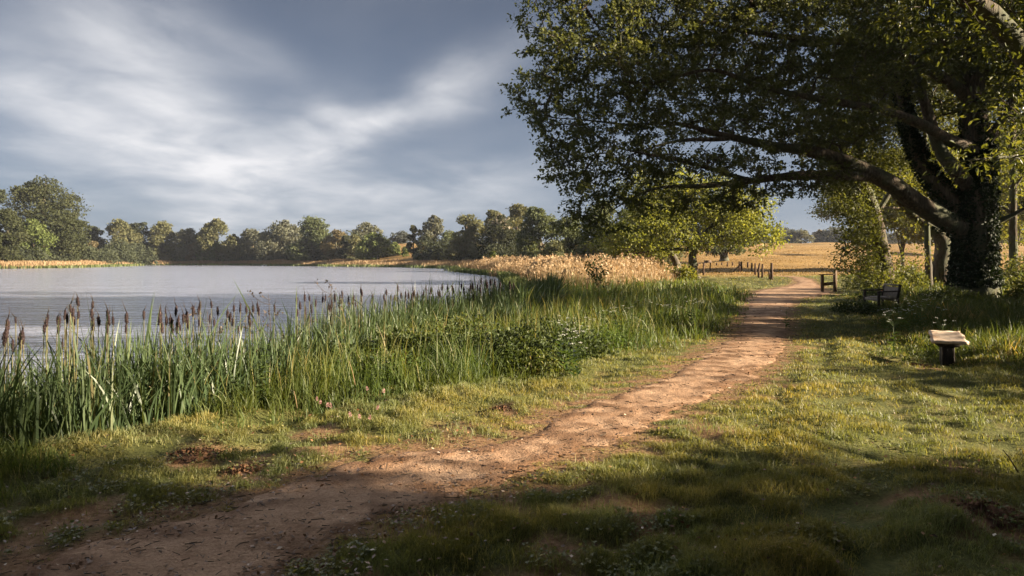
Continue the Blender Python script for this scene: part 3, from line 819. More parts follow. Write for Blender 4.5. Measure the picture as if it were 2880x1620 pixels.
# root flare and burrs
in_parent(mb.build('trunk', M['bark'], oak, True), oak)
for k, (P, R) in enumerate(LIMBS):
    mb = MB(); tube(mb, P, R, 10, lump=.05, seed=k)
    in_parent(mb.build('limb', M['bark'], oak, True), oak)
OAKB = [blob(*b) for b in [
    (553, 20, 24, 1.3, 2.2, 1.5), (560, 62, 23.6, 1.5, 2.6, 1.0), (540, 96, 23.6, 1.2, 2.2, .9), (556, 128, 23.6, 1.4, 2.2, .9), (575, 160, 23.6, 1.2, 2.2, .8), (590, 190, 23.5, 1.0, 1.8, .7), (578, 222, 23.4, .7, 1.4, .55), (608, 226, 23.4, .6, 1.2, .4), (642, 204, 23.5, .8, 1.4, .35), (690, 203, 23.8, .8, 1.3, .28), (748, 204, 24.4, .7, 1.2, .25),
    (615, 20, 24.3, 1.7, 3, 1.6), (615, 75, 24, 1.7, 3, 1.1), (612, 120, 24, 1.6, 2.6, .8), (628, 165, 23.6, 1.5, 2.2, .8), (615, 200, 23.5, 1.0, 1.6, .5),
    (665, 5, 24.6, 1.9, 3, 1.5), (668, 58, 24.4, 1.8, 2.6, .9), (660, 100, 24.2, 1.5, 2.2, .7), (670, 172, 24, 1.6, 2.2, .65), (652, 135, 23.8, 1.2, 1.8, .5),
    (720, 0, 25, 2.1, 3.2, 1.6), (722, 52, 24.8, 1.9, 2.8, .9), (730, 105, 24.6, 1.6, 2.4, .8), (735, 160, 24.4, 1.8, 2.4, .6), (715, 196, 24.2, 1.3, 1.8, .35), (750, 190, 24.6, 1.2, 1.8, .4),
    (780, 5, 25.4, 2.2, 3.4, 1.7), (782, 65, 25.2, 2.0, 3, 1.0), (785, 125, 25, 1.9, 2.6, .9), (790, 178, 24.8, 1.6, 2.2, .55),
    (842, 5, 26, 2.2, 3.6, 1.8), (840, 75, 25.7, 2.1, 3.2, 1.1), (835, 130, 25.5, 1.8, 2.6, .8), (825, 182, 25, 1.2, 1.8, .4),
    (905, 10, 26.6, 2.2, 3.8, 1.9), (890, 80, 26, 1.9, 3.2, 1.0), (935, 62, 26.8, 1.7, 3, 1.0), (965, 15, 27, 2.0, 3.6, 1.8), (1005, 60, 27.4, 1.8, 3, 1.4), (1030, 10, 27.6, 2.2, 3.6, 2), (1040, 120, 27.2, 1.6, 2.6, 1.3), (985, 100, 26.2, 1.1, 2, .7),
    (640, -55, 25, 2.2, 3.4, 1.6), (710, -70, 25.5, 2.6, 3.8, 1.8), (790, -80, 26.2, 2.8, 4.2, 2), (880, -90, 27, 3, 4.4, 2.2), (970, -100, 28, 3, 4.4, 2.2), (1060, -60, 28.4, 3, 4.4, 2.2)]]
OAKB = [(c, (r if not (c[0] > 14.2 and 1.65 < c[2] < 9.3) else tuple(v * .80 for v in r))) for c, r in OAKB]
OAKB += [((24.5, 26, 8), (2.6, 4, 2.6)), ((22, 31, 10), (3.5, 3.5, 3)), ((16, 33, 9.5), (4.5, 3, 2.8)), ((9, 31.5, 9.5), (4, 3, 2.4))]
tg = in_blobs(OAKB, 13.5, 11, .15)
A, B, ra, rb, tips, dirs = grow([(trunkP, trunkR)] + LIMBS, tg, .55, .0085, .47, .16, .05, 5, .13)
mb = MB(); frusta(mb, A, B, ra, rb, 5)
mc = MB(); twigs(mc, mb, tips, dirs, 7, 9, .62, .125, .074, 21)
b_ = in_parent(mb.build('branches', M['bark'], oak), oak); b_['kind'] = 'stuff'
in_parent(mc.build('crown', M['oak_leaf'], oak), oak)
print('oak tips', len(tips))

# --- ivy
def ivy():
    iv = thing('ivy', 'dark glossy ivy clothing the trunk and second stem of the great oak', 'ivy', (OX, OY, oz))
    mb = MB(); mv = MB()
    r_ = np.random.default_rng(4)
    def cover(P, R, t0, t1, n, thick, gap):
        seg = np.linspace(0, 1, len(P))
        t = r_.uniform(t0, t1, n); th = r_.uniform(0, 2 * pi, n)
        c = np.stack([np.interp(t, seg, P[:, k]) for k in range(3)], 1); R_ = np.interp(t, seg, R)
        ok = (np.sin(3 * th + 9 * t) + .6 * np.sin(23 * t + th) + r_.normal(0, .4, n)) > gap
        c, R_, th, t = c[ok], R_[ok], th[ok], t[ok]
        ax = norm(np.stack([np.interp(t, seg, np.gradient(P[:, k])) for k in range(3)], 1))
        u = norm(np.cross(ax, np.array([[0, 1., .2]]))); v = np.cross(ax, u)
        out = np.cos(th)[:, None] * u + np.sin(th)[:, None] * v
        C = c + out * (R_ * 1.02 + np.abs(r_.normal(0, thick, len(c))))[:, None]
        D = r_.normal(size=C.shape) * .7 + np.array([0, 0, -.5]) + out * .2
        s = r_.uniform(.06, .12, len(C))
        leaves(mb, C, D, out + r_.normal(size=C.shape) * .35, s, s * .95, r_.beta(1.6, 3, len(C)))
    n0 = 0.0
    cover(trunkP, trunkR, .03, .33, 14000, .05, -1.0)
    cover(trunkP, trunkR, .33, .42, 1500, .06, .2)
    P, R = LIMBS[2]
    cover(P, R, .05, .62, 6500, .05, -.55)
    P, R = LIMBS[0]
    cover(P, R, .0, .10, 900, .05, .3)
    for k in range(7):
        th = k * .9; z = np.linspace(0, 5.2, 14)
        Rr = np.interp(z, trunkP[:, 2] - trunkP[0, 2], trunkR) + .02
        tube(mv, np.stack([np.interp(z, trunkP[:, 2], trunkP[:, 0]) + Rr * np.cos(th + .15 * z), np.interp(z, trunkP[:, 2], trunkP[:, 1]) + Rr * np.sin(th + .15 * z), z], 1), np.linspace(.04, .015, 14), 5)
    in_parent(mb.build('leaves', M['ivy_leaf'], iv), iv)
    in_parent(mv.build('vine', M['bark'], iv), iv)
ivy()

# --- generic broadleaf tree built at metre scale
def tree(name, label, base, limbs, blobs, dens, per, srad, L, W, leafm, barkm, seed, group=None, cat='tree', tip=.009, step=.6, flat=.7, sides=8, shell=.4, droop=.15, keep=None, maxr=.1, expo=.46):
    z = float(height(base[0], base[1])) if len(base) == 2 else base[2]
    t = thing(name, label, cat, (base[0], base[1], z), 0, group)
    Ls = [resample([np.array(p[:3]) for p in l], [p[3] for p in l], .4) for l in limbs]
    tg = in_blobs(blobs, dens, seed, shell, keep)
    A, B, ra, rb, tips, dirs = grow(Ls, tg, step, tip, expo, .15, .05, seed, maxr)
    mb = MB()
    for k, (P, R) in enumerate(Ls): tube(mb, P, R, sides, lump=.06, seed=seed + k)
    frusta(mb, A, B, ra, rb, 4)
    in_parent(mb.build('trunk', barkm, t, True), t)
    mb = MB(); spray(mb, tips, dirs, per, srad, L, W, seed + 1, flat, droop=droop)
    in_parent(mb.build('crown', leafm, t), t)
    return t
def pl(*pts): return [tuple(at(a, b, Y)) + (r,) for a, b, Y, r in pts]

# leafy trunk beside the bench
tree('leafy_tree', 'leaning tree clothed in bright leaves from base to top behind the wooden bench', at(886, 283, 33)[:2], [
    pl((888, 292, 33, .54), (886, 282, 33, .44), (880, 249, 33, .40), (876, 226, 33, .37), (872, 206, 33, .32), (865, 190, 33, .27), (858, 165, 33, .19), (862, 130, 33.2, .15), (870, 80, 33.4, .1), (875, 30, 33.5, .04)),
    pl((876, 215, 33, .12), (892, 190, 33.2, .1), (905, 160, 33.5, .07), (915, 120, 33.6, .03)),
    pl((880, 246, 33, .08), (860, 238, 32.6, .05), (845, 240, 32.2, .02))],
    [blob(*b) for b in [(853, 216, 32.2, .65, .8, .7), (852, 240, 32, .62, .8, .7), (853, 264, 31.9, .62, .7, .6), (862, 284, 31.8, .9, .6, .35), (874, 236, 31.9, .5, .5, .6), (866, 250, 32.4, .7, .9, .9), (870, 275, 32.2, .75, .9, .5), (873, 262, 32, .8, .7, .8), (860, 226, 32.5, .9, 1.2, .8), (845, 195, 32.6, 1.2, 1.6, .9), (880, 280, 32, .7, .6, .35), (862, 215, 32, .8, .8, .7), (885, 165, 33.4, 1.4, 2, 1.0), (850, 165, 33, 1.5, 2, 1), (835, 140, 33, 1.6, 2.2, 1.2), (880, 120, 33.4, 1.8, 2.4, 1.5), (860, 70, 33.5, 2, 2.6, 1.8), (900, 60, 34, 2, 2.6, 1.8), (870, 15, 33.5, 2.2, 2.6, 1.6), (905, 262, 32.6, .6, .7, .3), (893, 272, 32.4, .5, .5, .3)]],
    30, 34, .48, .13, .075, M['leafy_leaf'], M['bark'], 31)
# slim tree, burred tree, and the straight tree at the right edge
tree('slim_tree', 'slim straight tree standing just left of the burred trunk', at(929, 283, 35)[:2], [
    pl((929, 290, 35, .22), (929, 280, 35, .17), (927, 232, 35, .14), (926, 196, 35, .13), (925, 150, 35, .11), (924, 90, 35, .08), (924, 30, 35, .03)), pl((926, 196, 35, .06), (940, 170, 35.3, .04), (952, 150, 35.5, .02))],
    [blob(*b) for b in [(925, 60, 35, 2.0, 2.2, 1.7), (918, 115, 35, 1.8, 2, 1.2), (940, 130, 35.4, 1.5, 1.8, 1.1), (912, 165, 35, 1.2, 1.5, .8), (940, 185, 35.5, 1.1, 1.4, .7), (922, 255, 34.6, .35, .4, .5)]], 17, 30, .6, .14, .075, M['lime_leaf'], M['smooth_bark'], 41)
tree('burred_tree', 'stout burred tree leaning left behind the great oak', at(941, 284, 36)[:2], [
    pl((942, 292, 36, .58), (941, 282, 36, .50), (939, 272, 36, .54), (941, 262, 36, .46), (945, 248, 36, .40), (943, 236, 36, .36), (932, 227, 35.8, .30), (920, 220, 35.6, .25), (909, 213, 35.4, .21), (897, 200, 35.2, .16), (885, 180, 35, .1), (870, 160, 35, .04)),
    pl((944, 240, 36, .24), (955, 215, 36.3, .2), (962, 180, 36.6, .16), (965, 140, 37, .1), (965, 100, 37, .04)),
    pl((909, 208, 35.4, .08), (890, 208, 35, .07), (874, 205, 34.6, .04))],
    [blob(*b) for b in [(900, 190, 35, 1.3, 1.8, .8), (880, 175, 35, 1.3, 1.6, .9), (960, 150, 36.6, 1.8, 2.2, 1.4), (968, 100, 37, 2, 2.4, 1.6), (945, 190, 36.4, 1.4, 1.8, .8), (925, 215, 35.4, .7, .9, .35), (950, 222, 36.6, .8, 1, .5), (905, 228, 35.4, .7, .9, .3)]], 17, 30, .6, .14, .075, M['lime_leaf'], M['bark'], 43)
tree('straight_tree', 'straight bare trunked tree at the far right of the grove', at(1014, 281, 38)[:2], [
    pl((1014, 290, 38, .30), (1014, 279, 38, .23), (1013, 230, 38, .20), (1013, 180, 38, .185), (1012, 126, 38, .17), (1011, 70, 38, .14), (1010, 0, 38, .1), (1010, -70, 38, .04)), pl((1013, 215, 38, .09), (1000, 205, 38, .05), (985, 195, 38, .025)), pl((1013, 190, 38, .07), (1030, 165, 38, .05), (1045, 150, 38, .02))],
    [blob(*b) for b in [(1010, -20, 38, 2.4, 2.6, 2.2), (1000, 60, 38, 2, 2.4, 1.4), (1028, 90, 38, 2, 2.2, 1.4), (1036, 165, 38.4, 1.5, 2, 1.2), (992, 200, 38.6, .9, 1.2, .6), (1005, 245, 38.5, .7, 1, .5), (1030, 230, 38.5, 1.1, 1.4, .8)]], 15, 30, .6, .15, .08, M['lime_leaf'], M['bark'], 47)
# near tree outside the frame whose bough crosses the top right corner
NBX, NBY = 13.6, 14.5
nb = [at(1110, 285, 14.5), at(1104, 150, 14.5)]
tree('beech_tree', 'near tree at the right edge with a thick bough crossing the top corner', at(1120, 340, 14.5)[:2], [
    [tuple(at(1120, 345, 14.5)) + (.42,), tuple(at(1112, 250, 14.5)) + (.33,), tuple(at(1105, 120, 14.5)) + (.28,), tuple(at(1102, 0, 14.5)) + (.22,), tuple(at(1100, -130, 14.5)) + (.12,), tuple(at(1100, -220, 14.5)) + (.04,)],
    pl((1106, 130, 14.5, .27), (1060, 92, 14.0, .25), (1024, 55, 13.4, .225), (1002, 24, 13.0, .20), (985, 8, 12.8, .185), (968, -2, 12.7, .17), (940, -14, 12.7, .14), (900, -30, 12.8, .09), (850, -40, 13, .04)),
    pl((1108, 180, 14.5, .1), (1070, 165, 13.8, .075), (1040, 158, 13.2, .05), (1010, 156, 12.8, .03), (970, 160, 12.4, .012))],
    [blob(*b) for b in [(1018, 90, 13.4, .7, .9, .45), (960, 40, 13.3, .8, 1, .25), (925, 15, 13.2, .9, 1, .3), (1000, 160, 12.6, .8, .9, .14), (965, 163, 12.3, .5, .6, .10), (1030, 150, 13, .7, .8, .3), (1060, 30, 14, 1.4, 1.6, 1), (1050, -40, 14, 1.8, 2, 1), (980, -40, 13.6, 1.6, 1.8, .6), (900, -45, 13.2, 1.5, 1.5, .4), (1150, 60, 15, 2, 2, 1.6), (1110, -100, 14.6, 2.4, 2.6, 1.8), (1030, 175, 13, .4, .6, .25), (1015, 122, 13.1, .4, .5, .25)]],
    46, 22, .42, .12, .05, M['beech_leaf'], M['bark'], 53, tip=.005, step=.35)

# background grove beyond the oak
GROVE = [
    (902, 100, 212, 1.7, 'pale leaved tree behind the burred trunk at the meadow edge', 61), (962, 112, 190, 2.1, 'tall sunlit tree rising behind the great oak trunk', 62), (1035, 104, 190, 2.1, 'sunlit tree behind the straight trunk at the right edge', 63),
    (868, 118, 205, 1.6, 'sunlit tree behind the leafy leaning tree', 64), (995, 96, 214, 1.7, 'low spreading tree seen between oak and straight trunk', 65)]
for px, Y, py, s, lab, sd_ in GROVE:
    b = at(px, 270, Y); z0 = float(height(b[0], b[1]))
    X = b[0]; R = 5.0 * s
    tz = EYE - (py - HZ) / F * Y - .3
    bl = []
    r_ = np.random.default_rng(sd_)
    for k in range(20):
        a_ = r_.uniform(0, 2 * pi); d = r_.uniform(.1, 1) * R
        bl.append(((X + cos(a_) * d, Y + sin(a_) * d, tz + r_.uniform(-2.8, 7.5)), (r_.uniform(1.2, 2.1) * s, r_.uniform(1.2, 2.1) * s, r_.uniform(.8, 1.4) * s)))
    tree('grove_tree', lab, (X, Y), [[(X, Y, z0 - .2, .34), (X + .1, Y, z0 + 2, .26), (X - .1, Y, tz, .17), (X, Y, tz + 8, .06)], [(X, Y, z0 + 2.6, .12), (X - 1.4, Y, tz - .4, .08), (X - 2.4, Y, tz + .3, .03)], [(X, Y, z0 + 2.9, .12), (X + 1.4, Y, tz - .2, .08), (X + 2.4, Y, tz + .5, .03)]],
         bl, 6.5, 30, 1.3, .36, .22, M['lime_leaf'], M['bark'], sd_, 'sunlit trees behind the great oak', tip=.02, step=1.4)

# the sunlit tree by the reed bed, its twin trunk, and the field oak
def pollard(name, lab, px, py, Y, blobs, limbs, sd_, mat, dens=9.5, per=30, L=.26):
    tree(name, lab, at(px, py, Y)[:2], limbs, blobs, dens, per, .8, L, L * .6, mat, M['smooth_bark'], sd_, tip=.014, step=.9, maxr=.2)
pollard('maple_tree', 'sunlit spreading tree with forked trunk beside the fence posts', 694, 277, 67, [blob(*b) for b in [
    (625, 235, 66, 2.2, 3, 1.5), (648, 215, 66, 2.4, 3, 1.6), (672, 232, 66, 2.2, 3, 1.4), (690, 205, 67, 2.6, 3, 1.6), (720, 215, 67, 2.6, 3, 1.7), (715, 190, 67, 2.4, 3, 1.4), (748, 205, 67, 2.5, 3, 1.5), (755, 228, 66.5, 2.2, 2.6, 1.1), (772, 238, 66.5, 1.3, 2, .8), (735, 238, 66, 1.6, 2, .7), (650, 246, 65.6, 1.8, 2, .7), (690, 246, 65.4, 1.1, 1.6, .6), (675, 185, 67, 2.4, 3, 1.5), (640, 190, 67, 2.2, 3, 1.5), (622, 250, 65.5, 1.4, 1.8, .6), (760, 250, 66, .9, 1.6, .35), (705, 240, 66, 1.2, 1.6, .6)]],
    [pl((696, 281, 67, .62), (694, 276, 67, .48), (692, 258, 67, .40), (693, 250, 67, .40), (698, 243, 67, .32), (704, 234, 67, .26), (714, 224, 67, .2), (728, 214, 67, .14), (745, 205, 67, .06)),
     pl((692, 252, 67, .3), (688, 244, 67, .26), (684, 236, 66.8, .2), (676, 222, 66.6, .14), (668, 205, 66.6, .07)),
     pl((698, 244, 67, .2), (706, 240, 66.6, .16), (730, 234, 66.4, .12), (752, 233, 66.4, .08), (772, 240, 66.4, .04)),
     pl((690, 250, 67, .18), (672, 249, 66.4, .14), (650, 251, 66, .1), (632, 254, 65.8, .07), (618, 257, 65.6, .03)),
     pl((694, 240, 67, .2), (696, 222, 67, .15), (694, 200, 67, .08))], 71, M['maple_leaf'])
pollard('leaning_tree', 'second smaller trunk leaning left beside the sunlit spreading tree', 678, 275, 74, [blob(*b) for b in [
    (640, 235, 73, 2, 2.4, 1.2), (655, 225, 73.4, 2.2, 2.4, 1.4), (672, 214, 74, 2.2, 2.6, 1.4), (628, 250, 72.6, 1.6, 2, .7), (650, 252, 72.6, 1.4, 2, .6), (668, 245, 73, 1.4, 1.8, .7), (605, 244, 72.8, 1.6, 2, .7)]],
    [pl((680, 280, 74, .55), (678, 272, 74, .45), (676, 262, 74, .40), (671, 252, 74, .33), (664, 243, 73.8, .24), (655, 232, 73.6, .14), (648, 222, 73.4, .06)), pl((671, 252, 74, .2), (656, 250, 73.6, .14), (636, 250, 73, .1), (612, 252, 72.6, .05)), pl((672, 254, 74, .2), (674, 240, 74, .15), (674, 222, 74, .08))], 73, M['maple_leaf'], 11)
pollard('field_oak', 'dark broad oak standing alone in the golden meadow', 723.7, 259, 165, [blob(*b) for b in [
    (705, 240, 164, 3, 4, 2.2), (722, 232, 165, 4, 5, 3), (742, 238, 165, 3.4, 4, 2.2), (715, 250, 163, 2.2, 3, .9), (735, 250, 163, 2, 3, .9), (725, 215, 165, 4.5, 5, 3), (745, 222, 166, 4, 5, 3), (700, 222, 166, 4, 5, 3)]],
    [pl((724, 262, 165, 1.3), (724, 258, 165, 1.05), (723.5, 250, 165, .9), (724, 243, 165, .7), (724, 230, 165, .4), (724, 218, 165, .15)), pl((723, 250, 165, .5), (712, 244, 164, .35), (702, 240, 164, .15)), pl((725, 248, 165, .5), (736, 242, 165, .3), (744, 238, 165, .12))], 79, M['far_mid'], 4.4, 34, .5)

# --- trees seen far off: rounded masses of clustered foliage on a trunk
def far_tree(name, label, cat, px0, px1, top, Y, style, tint, group=None, cb=.12, trunk_w=None, n_mul=1.0, seed=0):
    r_ = np.random.default_rng(seed + 1000)
    px = (px0 + px1) / 2
    while Y < 430 and poly_sd(LAKE, np.array([(px - 512) / F * Y]), np.array([Y * 1.0]))[0] < (17 if Y > 190 else 6): Y += 3
    X = (px - 512) / F * Y; W = (px1 - px0) / F * Y / 2 * (1.16 if cat == 'tree' else 1.08)
    z0 = float(height(X, Y)); zt = EYE - (top - HZ) / F * Y
    H = zt - z0
    t = thing(name, label, cat, (X, Y, z0), 0, group)
    zb = H * cb
    blobs = []
    nb_ = {'round': 20, 'tall': 22, 'spread': 22, 'cone': 20, 'bush': 11, 'sparse': 13, 'pine': 18}[style]
    for k in range(nb_):
        u = (k + r_.uniform(0, 1)) / nb_
        if style == 'round': w = math.sqrt(max(.03, 1 - (2 * u - 1) ** 2)) * .9 + .1 * (1 - u)
        elif style == 'tall': w = min(1, .75 + .5 * u) if u < .45 else math.sqrt(max(.02, 1 - ((u - .42) / .6) ** 2))
        elif style == 'spread': w = math.sqrt(max(.02, 1 - (max(0, u - .35) / .66) ** 2)) * (.8 + .4 * min(u, .5))
        elif style == 'cone': w = 1.05 * (1 - u) ** .75 + .1
        elif style == 'bush': w = math.sqrt(max(.03, 1 - u ** 2))
        elif style == 'sparse': w = .5 + .5 * math.sin(pi * u) * r_.uniform(.6, 1.2)
        else: w = .5 + .5 * u if u < .7 else math.sqrt(max(.05, 1 - ((u - .65) / .36) ** 2))
        rb_ = W * (.22 + .32 * r_.uniform()) * (.7 if style == 'sparse' else 1)
        rz_ = rb_ * r_.uniform(.55, .85)
        a_ = r_.uniform(0, 2 * pi); d = max(0, w * W * 1.08 - rb_ * .7) * math.sqrt(r_.uniform(.25, 1))
        z = z0 + zb + (H - zb - rz_ * 1.0) * u
        blobs.append(((X + cos(a_) * d, Y + sin(a_) * d * .8, z), (rb_, rb_, rz_)))
    # ragged outer sprays that break the outline
    big = list(blobs)
    for k in range(26 if cat == 'tree' else 12):
        c0, r0 = big[r_.integers(len(big))]; v0 = norm(r_.normal(size=3) + np.array([0, 0, .35])); q0 = r_.uniform(.16, .34)
        blobs.append(((c0[0] + v0[0] * r0[0] * .98, c0[1] + v0[1] * r0[1] * .98, max(z0 + .5, c0[2] + v0[2] * r0[2] * .98)), (r0[0] * q0 * 1.3, r0[0] * q0 * 1.3, r0[0] * q0 * .7)))
    px_area = (px1 - px0) * (1 - cb) * H / Y * F
    n = int(np.clip(px_area * 5.5 * n_mul * (1.9 if tint == 'deep' else 1), 400, 20000))
    s0 = max(.16, 1.5 * Y / F)
    vol = np.array([b[1][0] ** 1.7 for b in blobs]); idx = r_.choice(len(blobs), n, p=vol / vol.sum())
    c = np.array([b[0] for b in blobs])[idx]; r = np.array([b[1] for b in blobs])[idx]
    v = norm(r_.normal(size=(n, 3)) + np.array([0, 0, .25]))
    q = r_.uniform(.3, 1, n) ** .5 * np.where(r_.uniform(0, 1, n) < .12, 1.18, 1)
    q = q * (1 + .16 * np.sin(v[:, 0] * 5 + idx) * np.sin(v[:, 2] * 6 + idx * 2))
    C = c + v * r * q[:, None]
    Nn = v * .5 + r_.normal(size=v.shape) * .9
    bt = r_.beta(2, 2, len(blobs))[idx]
    rnd = np.clip(.55 * bt + .45 * r_.uniform(0, 1, n), 0, 1)
    if tint == 'blossom': rnd = np.where((v[:, 2] > .45) & (C[:, 2] > z0 + H * .72) & (r_.uniform(0, 1, n) < .55), r_.uniform(.82, 1, n), rnd * .74)
    mb = MB(); flakes(mb, C, Nn, s0 * r_.uniform(.6, 1.35, n), rnd, 1.35)
    in_parent(mb.build('crown', M['far_' + tint], t), t)
    if cat != 'shrub':
        tw = trunk_w if trunk_w else max(.22, W * .07)
        mb = MB()
        P, R = resample([(X, Y, z0 - .3), (X + .1 * W * r_.normal() * .3, Y, z0 + H * .3), (X + .1 * W * r_.normal() * .6, Y, z0 + H * .62), (X, Y, z0 + H * .93)], [tw * 1.3, tw, tw * .7, tw * .15], H / 12)
        tube(mb, P, R, 7, lump=.05)
        for k in range(7):
            b = blobs[r_.integers(len(blobs))]; h0 = z0 + H * r_.uniform(.22, .6)
            p0 = np.array([np.interp(h0, P[:, 2], P[:, 0]), Y, h0])
            Pk, Rk = resample([p0, (p0 + np.array(b[0])) / 2 + [0, 0, -.3], np.array(b[0])], [tw * .45, tw * .3, tw * .1], H / 12)
            tube(mb, Pk, Rk, 5)
        in_parent(mb.build('trunk', M['bark'], t, True), t)
    return t
